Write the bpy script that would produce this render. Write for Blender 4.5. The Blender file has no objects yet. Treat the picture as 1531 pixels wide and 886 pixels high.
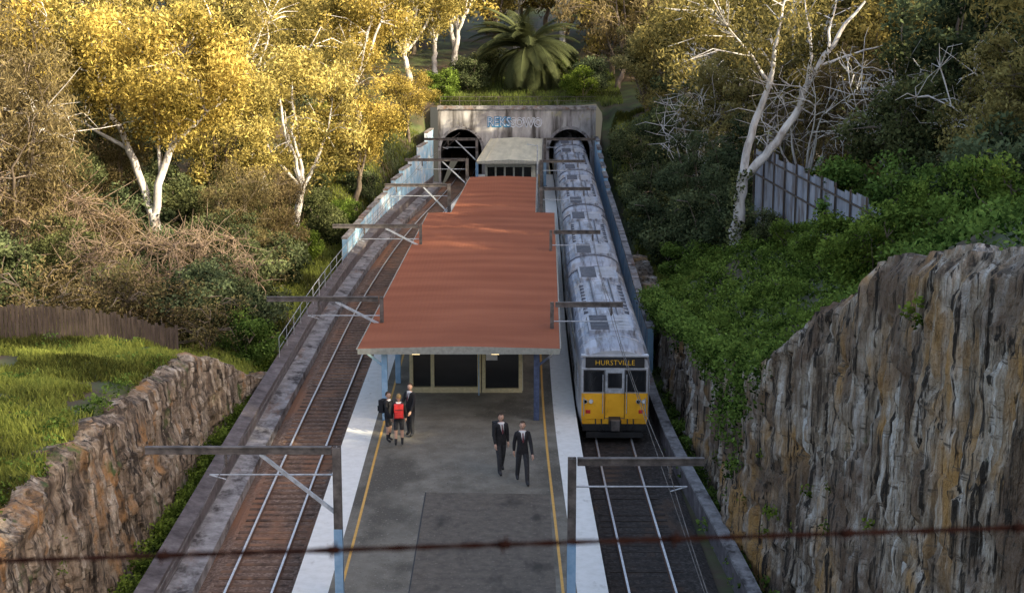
import bpy, math, random
import numpy as np
from mathutils import Vector, Matrix
rad=math.radians
S=bpy.context.scene
rng=np.random.default_rng(7)
random.seed(5)
# ------------------------------------------------------------------ noise
def _h(i,j,k):
    n=(i*374761393+j*668265263+k*1274126177)&0xFFFFFFFF
    n=((n^(n>>13))*1274126177)&0xFFFFFFFF
    n=(n^(n>>16))&0xFFFF
    return n/65535.0
def vnoise(x,y,z=0.0):
    x,y,z=np.broadcast_arrays(np.asarray(x,float),np.asarray(y,float),np.asarray(z,float))
    i=np.floor(x).astype(np.int64);j=np.floor(y).astype(np.int64);k=np.floor(z).astype(np.int64)
    fx=x-i;fy=y-j;fz=z-k
    fx=fx*fx*(3-2*fx);fy=fy*fy*(3-2*fy);fz=fz*fz*(3-2*fz)
    r=0
    for a in (0,1):
        for b in (0,1):
            for c in (0,1):
                r=r+_h(i+a,j+b,k+c)*(fx if a else 1-fx)*(fy if b else 1-fy)*(fz if c else 1-fz)
    return r
def fbm(x,y,z=0.0,o=4):
    s=0;a=.5;f=1
    for q in range(o):
        s=s+a*vnoise(np.asarray(x)*f+q*17.3,np.asarray(y)*f+q*5.1,np.asarray(z)*f+q*9.7);a*=.5;f*=2
    return s/(1-.5**o)
def ss(t):
    t=np.clip(t,0,1);return t*t*(3-2*t)
def smooth_tab(ds,xs,w=15):
    D=np.arange(-150,420,1.0);v=np.interp(D,ds,xs)
    k=np.ones(w)/w;v=np.convolve(np.pad(v,w//2,mode='edge'),k,'valid')
    return lambda d:np.interp(d,D,v)
XR=smooth_tab([0,46,63,80,100,125,150,200],[4.9,4.5,4.3,4.45,4.85,5.3,5.6,6.0])
XL=smooth_tab([0,46,63,90,110,125,140,150,200],[-8.2,-8.4,-8.6,-8.6,-8.0,-7.1,-5.8,-5.0,-3.5])
PLe=lambda d:XL(d)+1.75
PRe=lambda d:XR(d)-1.6
LEAN=.05
xrB=smooth_tab([0,30,44,47,63,80,100,150],[8.9,8.8,8.6,7.95,7.6,7.5,8.1,8.6],3)
hR=smooth_tab([0,27,38,44.5,46.5,57,66,76,86,93,105,130,150],[15.5,14.5,12.3,9.6,7.6,5.2,4.1,2.9,2.0,1.0,.8,2.0,6.5],3)
hL=smooth_tab([0,50,60,66,70,80],[5.4,5.0,4.1,3.0,.7,.3],5)
def xlB(d): return XL(d)-3.15-1.2*(1-ss((np.asarray(d)-64)/8))
def terrain(x,d):
    x=np.asarray(x,float);d=np.asarray(d,float)
    n=fbm(x*.12,d*.12,0,4)-.5
    n2=fbm(x*.7,d*.7,3,3)-.5
    a=xlB(d)-x
    w=ss((d-62)/12)
    zl=-.35+(hL(d)+.35)*ss((a-.5)/.6)
    zl=zl+np.where(a>1,(1-w)*.06*(a-1)+w*np.minimum(.26*(a-1),3.2+.12*a),0)
    zl=zl+6.4*ss((d-112)/38)*ss((a-.3)/3.5)
    b=x-xrB(d)
    ht=hR(d)
    zr=-.35+(ht+.35)*ss((b-.6)/(LEAN*ht+.6))
    top=.6+LEAN*ht+.6
    off=np.interp(d,[0,50,58,85,100,150],[0,.2,.6,.6,2.2,1.0])
    cap=np.interp(d,[0,30,40,50,60,67,76,100,130,150],[16,15.5,13.4,12.,10.3,8.5,7.2,6.8,6.0,8.5])+.1*np.maximum(x-15.5,0)
    rise=np.clip((b-top-off)*.75,0,None)
    tgt=np.maximum(cap-ht,.0)
    zr=zr+tgt*(1-np.exp(-rise/np.maximum(tgt*.8,.5)))
    mid=np.where(x<0,np.where(a>0,zl,-.35),np.where(b>0,zr,-.35))
    back=7.25+.11*np.clip(d-151,0,170)+.02*np.abs(x)
    wb=ss((d-138)/16)
    side=(a>0)|(b>0)
    z=np.where(side,mid*(1-wb)+back*wb,np.where(d>151.1,back,mid))
    amp=np.where(side,1.0,np.where(d>151.1,.6,0.03))*np.where(a>0,ss((a-.8)/3),np.where(b>0,ss((b-2.)/3),1))
    return z+amp*(n*1.3+n2*.35)
# ------------------------------------------------------------------ materials
def ntree(name):
    m=bpy.data.materials.new(name);m.use_nodes=True
    nt=m.node_tree;nt.nodes.clear()
    out=nt.nodes.new('ShaderNodeOutputMaterial')
    return m,nt,out
def pmat(name,stops,nscale=4,scale=(1,1,1),rough=.8,bump=0,bscale=None,metal=0,over=None,detail=5,nrough=.6,spec=.4,dist=.05,bvec=None):
    m,nt,out=ntree(name);N=nt.nodes;L=nt.links
    b=N.new('ShaderNodeBsdfPrincipled');L.new(b.outputs[0],out.inputs[0])
    b.inputs['Roughness'].default_value=rough;b.inputs['Metallic'].default_value=metal
    b.inputs['Specular IOR Level'].default_value=spec
    tc=N.new('ShaderNodeTexCoord')
    def noise(sc,vec,det=detail):
        mp=N.new('ShaderNodeMapping');mp.inputs['Scale'].default_value=vec
        L.new(tc.outputs['Object'],mp.inputs[0])
        n=N.new('ShaderNodeTexNoise');n.inputs['Scale'].default_value=sc;n.inputs['Detail'].default_value=det
        n.inputs['Roughness'].default_value=nrough
        L.new(mp.outputs[0],n.inputs['Vector']);return n
    def ramp(stops):
        r=N.new('ShaderNodeValToRGB');e=r.color_ramp.elements
        while len(e)<len(stops):e.new(.5)
        for k,(p,c) in enumerate(stops):
            e[k].position=p;e[k].color=(*c,1)
        return r
    n=noise(nscale,scale);r=ramp(stops);L.new(n.outputs['Fac'],r.inputs[0]);col=r.outputs[0]
    for o in (over or []):
        c,sc,vec,t0,t1=o
        n3=noise(sc,vec,4);r3=ramp([(t0,(0,0,0)),(t1,(1,1,1))]);L.new(n3.outputs['Fac'],r3.inputs[0])
        mx=N.new('ShaderNodeMix');mx.data_type='RGBA'
        L.new(r3.outputs[0],mx.inputs['Factor']);L.new(col,mx.inputs['A']);mx.inputs['B'].default_value=(*c,1)
        col=mx.outputs['Result']
    L.new(col,b.inputs['Base Color'])
    if bump:
        n2=noise(bscale or nscale*3,bvec or scale,4)
        bp=N.new('ShaderNodeBump');bp.inputs['Strength'].default_value=bump;bp.inputs['Distance'].default_value=dist
        L.new(n2.outputs['Fac'],bp.inputs['Height']);L.new(bp.outputs[0],b.inputs['Normal'])
    return m
def flat(name,c,rough=.6,metal=0,var=.25,sc=6,spec=.4,bump=0):
    d=tuple(v*(1-var) for v in c);l=tuple(min(1,v*(1+var)) for v in c)
    return pmat(name,[(.35,d),(.65,l)],nscale=sc,rough=rough,metal=metal,spec=spec,bump=bump,detail=3)
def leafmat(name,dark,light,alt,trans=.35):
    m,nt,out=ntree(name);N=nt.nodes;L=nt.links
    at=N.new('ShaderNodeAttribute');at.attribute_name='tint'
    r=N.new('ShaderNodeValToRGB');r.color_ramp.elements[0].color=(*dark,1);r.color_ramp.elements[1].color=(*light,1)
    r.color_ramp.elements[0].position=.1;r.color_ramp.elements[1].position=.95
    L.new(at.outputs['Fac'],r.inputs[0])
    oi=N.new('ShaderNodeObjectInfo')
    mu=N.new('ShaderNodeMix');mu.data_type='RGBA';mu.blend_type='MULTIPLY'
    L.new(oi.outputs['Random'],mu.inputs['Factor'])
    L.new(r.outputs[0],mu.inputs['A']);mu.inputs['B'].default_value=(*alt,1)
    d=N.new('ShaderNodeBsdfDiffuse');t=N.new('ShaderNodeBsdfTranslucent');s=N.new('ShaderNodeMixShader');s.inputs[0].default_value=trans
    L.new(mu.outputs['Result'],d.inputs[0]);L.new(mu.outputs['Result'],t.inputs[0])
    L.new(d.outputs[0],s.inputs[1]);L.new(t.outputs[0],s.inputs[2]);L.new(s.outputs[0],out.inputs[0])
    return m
M={}
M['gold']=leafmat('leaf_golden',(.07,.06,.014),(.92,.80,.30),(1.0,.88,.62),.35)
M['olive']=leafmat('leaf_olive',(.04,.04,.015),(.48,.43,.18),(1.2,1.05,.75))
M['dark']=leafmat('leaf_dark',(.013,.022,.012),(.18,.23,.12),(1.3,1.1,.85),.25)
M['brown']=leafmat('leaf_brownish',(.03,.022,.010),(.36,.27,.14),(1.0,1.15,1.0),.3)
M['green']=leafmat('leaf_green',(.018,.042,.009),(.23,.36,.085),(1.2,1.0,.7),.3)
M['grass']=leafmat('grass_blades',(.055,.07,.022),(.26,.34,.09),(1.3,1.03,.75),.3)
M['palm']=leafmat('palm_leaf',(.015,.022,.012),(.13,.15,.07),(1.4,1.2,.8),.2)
M['gumbark']=pmat('gum_bark',[(.3,(.28,.23,.2)),(.48,(.6,.57,.55)),(.7,(.78,.76,.74))],nscale=2.0,scale=(1,1,.35),bump=.4,rough=.75)
M['bark']=pmat('dark_bark',[(.3,(.06,.045,.033)),(.7,(.24,.19,.15))],nscale=3,scale=(1,1,.3),bump=.6)
M['twig']=pmat('dry_twigs',[(.3,(.12,.08,.055)),(.7,(.34,.25,.18))],nscale=3)
M['ground']=pmat('ground_soil_grass',[(.32,(.04,.033,.02)),(.46,(.05,.062,.022)),(.6,(.08,.105,.033)),(.75,(.12,.12,.05))],nscale=.5,bump=.6,bscale=4,over=[((.085,.06,.038),.18,(1,1,1),.48,.6)])
M['rockR']=pmat('sandstone_cliff',[(.34,(.05,.038,.03)),(.42,(.19,.145,.105)),(.49,(.36,.29,.22)),(.56,(.50,.44,.38)),(.66,(.69,.66,.63))],nscale=1.0,scale=(2.6,2.6,.2),bump=1.0,bscale=3.4,bvec=(1.5,1.5,.55),
    over=[((.44,.25,.09),.3,(1,1,.45),.52,.63),((.17,.115,.08),.20,(1,1,1.2),.47,.6),((.03,.023,.018),2.6,(1.7,1.7,.06),.53,.60),((.11,.085,.065),1.7,(.5,.5,3.0),.58,.67),((.06,.08,.03),.6,(1,1,1),.67,.73)],dist=.28,nrough=.72)
M['rockL']=pmat('weathered_rock',[(.32,(.05,.038,.03)),(.44,(.18,.135,.10)),(.56,(.33,.27,.21)),(.68,(.56,.51,.45))],nscale=1.1,scale=(1.8,1.8,.4),bump=1.0,bscale=3.2,bvec=(1.2,1.2,.8),
    over=[((.03,.023,.018),1.8,(1.6,1.6,.10),.51,.61),((.36,.2,.085),.45,(1,1,.6),.55,.65),((.07,.055,.042),1.5,(.4,.4,2.6),.56,.65),((.07,.1,.03),.5,(1,1,1),.6,.68)],dist=.22,nrough=.72)
M['balL']=pmat('rusty_ballast',[(.3,(.08,.048,.034)),(.5,(.22,.135,.095)),(.7,(.42,.30,.23))],nscale=9,bump=1,bscale=14,dist=.08,over=[((.34,.16,.085),.4,(1,.3,1),.5,.62)])
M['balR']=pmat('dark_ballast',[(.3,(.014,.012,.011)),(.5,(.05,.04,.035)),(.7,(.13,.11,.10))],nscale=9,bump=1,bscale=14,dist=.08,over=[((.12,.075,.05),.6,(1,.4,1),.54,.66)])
M['sleepL']=pmat('timber_sleeper',[(.35,(.06,.036,.026)),(.65,(.22,.13,.085))],nscale=3,rough=.95,over=[((.32,.17,.1),.6,(1,.5,1),.5,.62)])
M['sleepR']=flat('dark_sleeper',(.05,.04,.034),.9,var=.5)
M['rail']=flat('rail_steel_top',(.75,.75,.78),.35,.5,var=.15)
M['rust']=flat('rail_rust',(.13,.07,.045),.85)
M['wire']=flat('old_barbed_wire',(.008,.004,.004),1.0,spec=0)
M['conc']=pmat('old_concrete',[(.3,(.13,.12,.12)),(.5,(.28,.265,.27)),(.72,(.46,.44,.44))],nscale=1.6,bump=.4,bscale=12,over=[((.06,.05,.05),1.2,(1,.6,1),.5,.64),((.22,.13,.09),.7,(1,.3,1),.56,.7)],dist=.03,nrough=.7)
M['concdark']=pmat('stained_concrete',[(.3,(.055,.045,.046)),(.55,(.14,.12,.125)),(.75,(.25,.23,.23))],nscale=1.7,bump=.4,bscale=10,dist=.03,nrough=.7)
M['asph']=pmat('platform_asphalt',[(.3,(.145,.127,.10)),(.5,(.192,.172,.138)),(.72,(.25,.228,.186))],nscale=1.1,bump=.6,bscale=26,dist=.03,over=[((.10,.087,.068),.35,(1,.7,1),.5,.62),((.34,.31,.26),11,(1,1,1),.6,.7),((.05,.045,.038),9,(1,1,1),.62,.7)])
M['asph2']=pmat('asphalt_patch',[(.3,(.09,.074,.058)),(.7,(.165,.138,.11))],nscale=3,bump=.7,bscale=26,dist=.03,over=[((.26,.23,.19),11,(1,1,1),.6,.7),((.05,.042,.033),.9,(1,.5,1),.55,.7)])
M['white']=pmat('white_edge_paint',[(.3,(.76,.74,.69)),(.6,(.87,.85,.81))],nscale=3,rough=.6,over=[((.55,.52,.47),2.5,(1,.5,1),.62,.78)])
M['yellow']=pmat('yellow_line_paint',[(.3,(.6,.32,.06)),(.7,(.76,.44,.1))],nscale=6,rough=.6)
M['blue']=pmat('pale_blue_wall_paint',[(.3,(.22,.42,.62)),(.5,(.36,.58,.78)),(.62,(.68,.74,.8))],nscale=.9,rough=.7,bump=.1,over=[((.25,.24,.23),1.2,(1,1,.4),.6,.72)])
M['steel']=flat('stanchion_steel',(.12,.105,.1),.6,.2,var=.45,sc=3)
M['steellt']=flat('galvanised_steel',(.42,.45,.5),.5,.3)
M['postblue']=pmat('blue_post_paint',[(.35,(.2,.36,.55)),(.65,(.32,.48,.66))],nscale=3,rough=.5)
M['postdk']=flat('dark_blue_post_paint',(.06,.08,.15),.5)
M['cream']=flat('cream_paint',(.58,.5,.3),.6,var=.12)
M['fascia']=flat('grey_fascia_paint',(.3,.3,.27),.6,var=.15)
M['wall']=flat('pale_render',(.5,.5,.46),.8,var=.15)
M['portal']=pmat('portal_concrete',[(.3,(.17,.16,.16)),(.5,(.38,.36,.36)),(.7,(.58,.56,.55))],nscale=.8,scale=(1,1,.4),bump=.3,bscale=6,over=[((.08,.07,.065),1.2,(1,1,.12),.5,.63),((.32,.3,.2),.5,(1,1,1),.6,.7)])
M['black']=flat('tunnel_darkness',(.012,.011,.011),.95)  # near-black colour puts the tunnel's darkness into its lining and end wall
M['silver']=pmat('stainless_steel',[(.3,(.4,.42,.47)),(.7,(.6,.62,.68))],nscale=1.5,rough=.4,metal=.35,over=[((.22,.2,.2),1.3,(1,.3,1),.58,.75)])
M['troof']=pmat('train_roof_paint',[(.3,(.28,.31,.39)),(.5,(.4,.44,.53)),(.68,(.6,.63,.72))],nscale=1.0,scale=(1.5,.3,1),rough=.45,metal=.1,over=[((.15,.145,.16),1.6,(2,.25,1),.48,.64),((.36,.31,.27),.6,(1,.4,1),.55,.7)])
M['vent']=flat('roof_vent_paint',(.10,.11,.14),.5,var=.3)
M['tyellow']=pmat('train_yellow_paint',[(.3,(.78,.36,.015)),(.7,(.92,.48,.03))],nscale=2,rough=.4,over=[((.4,.22,.05),2.5,(1,1,.5),.6,.75)])
M['glass']=flat('dark_glass',(.012,.014,.017),.08,var=.2,spec=.8)
M['blkm']=flat('black_rubber_paint',(.02,.02,.022),.6)
M['timber']=pmat('fence_timber',[(.3,(.04,.03,.025)),(.7,(.14,.105,.085))],nscale=3,scale=(3,3,.4),rough=.9)
M['corr']=pmat('corrugated_iron',[(.3,(.17,.19,.24)),(.7,(.42,.44,.51))],nscale=1.2,scale=(1,1,.4),rough=.6,metal=.1,over=[((.13,.10,.085),.8,(1,1,.3),.5,.64)])
M['froof']=pmat('far_roof_sheet',[(.3,(.46,.43,.32)),(.7,(.68,.63,.48))],nscale=1,scale=(2,.3,1),rough=.6)
M['skin']=flat('skin',(.55,.33,.24),.55,var=.08)
M['hair']=flat('brown_hair',(.06,.035,.02),.7,sc=30)
M['blond']=flat('fair_hair',(.32,.2,.08),.7,sc=30)
M['suit']=flat('black_blazer_cloth',(.018,.017,.02),.85,sc=20)
M['trous']=flat('charcoal_trousers',(.035,.035,.04),.85,sc=20)
M['shirt']=flat('white_shirt',(.7,.7,.72),.8,var=.05)
M['tie']=flat('maroon_tie',(.12,.02,.03),.6)
M['red']=flat('red_backpack_cloth',(.55,.03,.03),.6)
M['shoe']=flat('black_shoe_leather',(.012,.012,.012),.35)
M['gblue']=flat('graffiti_blue',(.05,.22,.42),.7);M['glight']=flat('graffiti_white',(.55,.58,.66),.7)
def canopy_mat():
    m,nt,out=ntree('terracotta_roof_sheet');N=nt.nodes;L=nt.links
    b=N.new('ShaderNodeBsdfPrincipled');L.new(b.outputs[0],out.inputs[0]);b.inputs['Roughness'].default_value=.9;b.inputs['Specular IOR Level'].default_value=.1
    tc=N.new('ShaderNodeTexCoord')
    w=N.new('ShaderNodeTexWave');w.bands_direction='Y';w.inputs['Scale'].default_value=.13;w.inputs['Distortion'].default_value=.1;w.inputs['Detail'].default_value=1
    L.new(tc.outputs['Object'],w.inputs['Vector'])
    n=N.new('ShaderNodeTexNoise');n.inputs['Scale'].default_value=.6;n.inputs['Detail'].default_value=7
    mp=N.new('ShaderNodeMapping');mp.inputs['Scale'].default_value=(.35,1.0,1);L.new(tc.outputs['Object'],mp.inputs[0]);L.new(mp.outputs[0],n.inputs['Vector'])
    mm=N.new('ShaderNodeMath');mm.operation='MULTIPLY_ADD';mm.inputs[1].default_value=.2
    L.new(w.outputs['Fac'],mm.inputs[0]);L.new(n.outputs['Fac'],mm.inputs[2])
    r=N.new('ShaderNodeValToRGB');r.color_ramp.elements[0].position=.2;r.color_ramp.elements[1].position=1.0
    r.color_ramp.elements[0].color=(.215,.072,.04,1);r.color_ramp.elements[1].color=(.37,.138,.078,1)
    L.new(mm.outputs[0],r.inputs[0]);L.new(r.outputs[0],b.inputs['Base Color'])
    w2=N.new('ShaderNodeTexWave');w2.bands_direction='X';w2.inputs['Scale'].default_value=1.6
    L.new(tc.outputs['Object'],w2.inputs['Vector'])
    bp=N.new('ShaderNodeBump');bp.inputs['Strength'].default_value=.2;bp.inputs['Distance'].default_value=.02
    L.new(w2.outputs['Fac'],bp.inputs['Height']);L.new(bp.outputs[0],b.inputs['Normal'])
    return m
M['canopy']=canopy_mat()
def emis(name,c,s):
    m,nt,out=ntree(name);e=nt.nodes.new('ShaderNodeEmission');e.inputs[0].default_value=(*c,1);e.inputs[1].default_value=s
    nt.links.new(e.outputs[0],out.inputs[0]);return m
M['lamp']=emis('warm_lamp',(1,.75,.35),7)
M['sign']=emis('destination_letters',(1,.62,.06),.4)
# ------------------------------------------------------------------ mesh helpers
class MB:
    def __init__(s):s.v=[];s.f=[];s.m=[];s.mats=[]
    def mi(s,k):
        if k not in s.mats:s.mats.append(k)
        return s.mats.index(k)
    def add(s,vs,fs,k):
        o=len(s.v);s.v+= [tuple(map(float,p)) for p in vs];i=s.mi(k)
        for f in fs:s.f.append(tuple(o+q for q in f));s.m.append(i)
    def box(s,a,b,k,R=None,T=None):
        x0,y0,z0=a;x1,y1,z1=b
        vs=[(x0,y0,z0),(x1,y0,z0),(x1,y1,z0),(x0,y1,z0),(x0,y0,z1),(x1,y0,z1),(x1,y1,z1),(x0,y1,z1)]
        s.add(vs,[(0,3,2,1),(4,5,6,7),(0,1,5,4),(1,2,6,5),(2,3,7,6),(3,0,4,7)],k)
    def beam(s,p,q,w,h,k):
        p=Vector(p);q=Vector(q);d=(q-p).normalized();up=Vector((0,0,1))
        if abs(d.z)>.95:up=Vector((0,1,0))
        r=d.cross(up).normalized();u=r.cross(d)
        vs=[c+r*a*w/2+u*b*h/2 for c in (p,q) for a,b in((-1,-1),(1,-1),(1,1),(-1,1))]
        s.add(vs,[(0,1,2,3),(7,6,5,4),(0,4,5,1),(1,5,6,2),(2,6,7,3),(3,7,4,0)],k)
    def ibeam(s,p,q,w,h,k,k2=None):
        p=Vector(p);q=Vector(q);t=.035
        d=(q-p).normalized();up=Vector((0,0,1)) if abs(d.z)<.95 else Vector((0,1,0))
        r=d.cross(up).normalized();u=r.cross(d)
        s.beam(p+u*(h/2-t/2),q+u*(h/2-t/2),w,t,k);s.beam(p-u*(h/2-t/2),q-u*(h/2-t/2),w,t,k);s.beam(p,q,.03,h-2*t,k2 or k)
    def tube(s,pts,rs,k,n=8,cap=True):
        V,F=tube(pts,rs,n);o=[tuple(p) for p in V];fs=[tuple(f) for f in F]
        if cap:fs.append(tuple(range(n-1,-1,-1)));fs.append(tuple(range(len(o)-n,len(o))))
        s.add(o,fs,k)
    def sweep(s,path,prof,k,closed=True,flip=False):
        n=len(prof);vs=[]
        for (x,d,z) in path:
            for (a,b) in prof:vs.append((x+a,d,z+b))
        fs=[]
        for i in range(len(path)-1):
            for j in range(n if closed else n-1):
                j2=(j+1)%n;f=(i*n+j,i*n+j2,(i+1)*n+j2,(i+1)*n+j);fs.append(f[::-1] if flip else f)
        if closed:
            fs.append(tuple(range(n)));fs.append(tuple(range(len(vs)-1,len(vs)-n-1,-1)))
        s.add(vs,fs,k)
    def obj(s,name,parent=None,smooth=False,bevel=0,mat=None):
        me=bpy.data.meshes.new(name);me.from_pydata(s.v,[],s.f)
        for k in s.mats:me.materials.append(M[k])
        me.polygons.foreach_set('material_index',s.m)
        if smooth:me.polygons.foreach_set('use_smooth',[True]*len(s.f))
        me.update()
        o=bpy.data.objects.new(name,me);S.collection.objects.link(o)
        if parent:o.parent=parent
        if bevel:
            b=o.modifiers.new('bev','BEVEL');b.width=bevel;b.segments=2;b.limit_method='ANGLE'
        return o
def empty(name,loc=(0,0,0)):
    e=bpy.data.objects.new(name,None);S.collection.objects.link(e);e.location=loc;e.empty_display_size=.5;return e
def tube(pts,rs,n=6):
    P=np.array(pts,float);m=len(P);T=np.gradient(P,axis=0);T/=np.linalg.norm(T,axis=1)[:,None]+1e-9
    ref=np.array([0.31,.95,.05]) if abs(T[:,2]).mean()>.5 else np.array([0.05,.1,1.0])
    A=np.cross(T,ref);A/=np.linalg.norm(A,axis=1)[:,None]+1e-9;B=np.cross(T,A)
    t=np.arange(n)/n*2*np.pi
    R=np.asarray(rs,float)*np.ones(m)
    V=P[:,None,:]+R[:,None,None]*(np.cos(t)[None,:,None]*A[:,None,:]+np.sin(t)[None,:,None]*B[:,None,:])
    i=np.arange(m-1)[:,None]*n;j=np.arange(n)[None,:];j2=(j+1)%n
    F=np.stack([i+j,i+j2,i+n+j2,i+n+j],-1).reshape(-1,4)
    return V.reshape(-1,3),F
def quad_mesh(name,V,F,mi,tint,mats):
    me=bpy.data.meshes.new(name);n=len(V);m=len(F)
    me.vertices.add(n);me.vertices.foreach_set('co',np.ascontiguousarray(V,dtype=np.float32).ravel())
    me.loops.add(4*m);me.loops.foreach_set('vertex_index',np.ascontiguousarray(F,dtype=np.int32).ravel())
    me.polygons.add(m);me.polygons.foreach_set('loop_start',np.arange(m,dtype=np.int32)*4)
    me.polygons.foreach_set('material_index',np.asarray(mi,dtype=np.int32))
    for k in mats:me.materials.append(M[k])
    me.update(calc_edges=True)
    a=me.attributes.new('tint','FLOAT','POINT');a.data.foreach_set('value',np.asarray(tint,dtype=np.float32))
    return me
def leaves(C,size,aspect,r,droop=0.,tint=None,up=0.):
    n=len(C);d=r.normal(size=(n,3));d[:,2]=d[:,2]*(1-.4*abs(droop))-droop*1.2+up
    d/=np.linalg.norm(d,axis=1)[:,None]
    e=np.cross(d,r.normal(size=(n,3)));e/=np.linalg.norm(e,axis=1)[:,None]+1e-9
    L=(size*r.uniform(.6,1.4,n))[:,None];W=L*aspect
    V=np.stack([C-d*L*.5,C+e*W*.5-d*L*.05,C+d*L*.5,C-e*W*.5-d*L*.05],1).reshape(-1,3)
    F=np.arange(4*n).reshape(-1,4)
    t=np.repeat(tint,4) if tint is not None else np.repeat(r.uniform(0,1,n),4)
    return V,F,t
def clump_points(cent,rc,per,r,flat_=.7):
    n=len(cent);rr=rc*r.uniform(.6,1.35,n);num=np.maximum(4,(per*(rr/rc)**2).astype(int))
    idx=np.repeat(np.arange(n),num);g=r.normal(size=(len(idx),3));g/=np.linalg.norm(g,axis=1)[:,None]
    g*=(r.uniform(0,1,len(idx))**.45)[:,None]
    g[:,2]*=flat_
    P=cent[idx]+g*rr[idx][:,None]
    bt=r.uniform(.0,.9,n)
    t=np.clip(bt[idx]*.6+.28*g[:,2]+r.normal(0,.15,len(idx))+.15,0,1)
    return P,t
def make_tree(name,seed,H,R,CH,tr,ncl,per,rc,leaf,asp,droop,lm,bm,limbs=None,nl=6,zc=None,hole=0.,twr=1.0):
    r=np.random.default_rng(seed)
    Vs=[];Fs=[];Ms=[];Ts=[];o=0
    def addq(V,F,mi,t):
        nonlocal o
        Vs.append(V);Fs.append(F+o);Ms.append(np.full(len(F),mi));Ts.append(t if t is not None else np.full(len(V),.5));o+=len(V)
    zc=H-CH/2 if zc is None else zc
    if limbs is None:
        limbs=[];hs=max(.3,(H-CH)*r.uniform(.75,1.0));lean=r.normal(0,.06*H,2)
        tp=[(0,0,-.6),(lean[0]*.1,lean[1]*.1,hs*.4),(lean[0]*.45+r.normal(0,.1),lean[1]*.45,hs*.75),(lean[0]*.6,lean[1]*.6,hs)]
        limbs.append((tp,[tr*1.25,tr,tr*.85,tr*.75]))
        a0=r.uniform(0,6.28);top=np.array(tp[-1])
        for k in range(nl):
            a=a0+k*6.283/nl+r.normal(0,.25);rad_=R*r.uniform(.35,.85) if k else R*.1
            tip=np.array([math.cos(a)*rad_,math.sin(a)*rad_,zc+CH*r.uniform(-.15,.42)])
            m1=top*.6+tip*.4+np.array([math.cos(a)*rad_*.12,math.sin(a)*rad_*.12,r.uniform(-.3,.4)]);m2=top*.25+tip*.75+r.normal(0,R*.06,3)
            limbs.append(([top-np.array([0,0,.2]),m1,m2,tip],[tr*.55,tr*.4,tr*.26,tr*.1]))
    LP=[]
    for pts,rs in limbs:
        P=np.array(pts,float);m=len(P);u=np.linspace(0,m-1,(m-1)*3+1)
        Q=np.stack([np.interp(u,np.arange(m),P[:,c]) for c in range(3)],1)
        Q[1:-1]=(Q[:-2]+2*Q[1:-1]+Q[2:])/4
        Q[1:-1]+=r.normal(0,tr*.18,(len(Q)-2,3))
        RR=np.interp(u,np.arange(m),rs)
        V,F=tube(Q,RR,8);addq(V,F,0,None)
        if len(pts)>=3:LP.append(np.c_[Q[len(Q)//2:],RR[len(Q)//2:]])
    LP=np.concatenate(LP)
    g=r.normal(size=(ncl*3,3));g/=np.linalg.norm(g,axis=1)[:,None]
    rad_=r.uniform(.15,1,ncl*3)**.5
    lum=.7+.6*vnoise(g[:,0]*1.6+seed,g[:,1]*1.6,g[:,2]*1.6+3)
    P=g*(rad_*lum)[:,None]*np.array([R,R,CH/2])
    keep=fbm(P[:,0]*.45+seed*3.1,P[:,1]*.45,P[:,2]*.45,2)>hole
    P=P[keep][:ncl]+np.array([0,0,zc])
    for c in P:
        dd=np.linalg.norm(LP[:,:3]-c,axis=1)+.8*np.maximum(0,LP[:,2]-c[2]);b=LP[np.argmin(dd)]
        mid=(b[:3]*.5+c*.5)+np.array([0,0,.12*np.linalg.norm(b[:3]-c)])+r.normal(0,.12,3)
        V,F=tube([b[:3],mid,c],[max(.02,min(b[3]*.6,.07))*twr,.035*twr,.012],4);addq(V,F,0,None)
        if twr!=1:
            for z_ in range(5):
                e_=c+r.normal(0,.9,3);V,F=tube([mid*.5+c*.5,(c+e_)/2+r.normal(0,.15,3),e_],[.032,.022,.008],4);addq(V,F,0,None)
    Q,t=clump_points(P,rc,per,r)
    if droop>.5:Q[:,2]-=np.abs(r.normal(0,rc*.5,len(Q)))
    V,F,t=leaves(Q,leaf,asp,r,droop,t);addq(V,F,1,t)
    return quad_mesh(name,np.concatenate(Vs),np.concatenate(Fs),np.concatenate(Ms),np.concatenate(Ts),[bm,lm])
def place(name,me,loc,rz=0,sc=1,parent=None,sz=None):
    o=bpy.data.objects.new(name,me);S.collection.objects.link(o);o.location=loc;o.rotation_euler=(0,0,rz)
    o.scale=(sc,sc,sz or sc)
    if parent:o.parent=parent
    return o
# ------------------------------------------------------------------ ground
xs=np.concatenate([[-500,-380,-280,-200,-150,-110,-85,-66,-56],np.arange(-50,44,.6),[46,52,60,75,95,130,180,260,380,500]])
ys=np.concatenate([[-200,-120,-60,-20,5,15],np.arange(22,150.7,.7),[151.05,151.15],np.arange(152,200,1.3),[205,212,220,235,255,280,310,350,420,520,700]])
X,Y=np.meshgrid(xs,ys);Z=terrain(X,Y)
nx=len(xs);ny=len(ys)
V=np.stack([X,Y,Z],-1).reshape(-1,3)
i,j=np.meshgrid(np.arange(nx-1),np.arange(ny-1));b=j*nx+i
F=np.stack([b,b+1,b+nx+1,b+nx],-1).reshape(-1,4)
zz=V[F][:,:,2];xx=V[F][:,:,0].mean(1);yy=V[F][:,:,1].mean(1)
bad=(zz.max(1)-zz.min(1)>3)&(yy>150)&(yy<152.5)&(xx>-8.2)&(xx<8.8)
F=F[~bad]
me=quad_mesh('ground',V,F,np.zeros(len(F)),np.zeros(len(V)),['ground']);me.polygons.foreach_set('use_smooth',[True]*len(F))
o=bpy.data.objects.new('ground',me);S.collection.objects.link(o)
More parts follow.
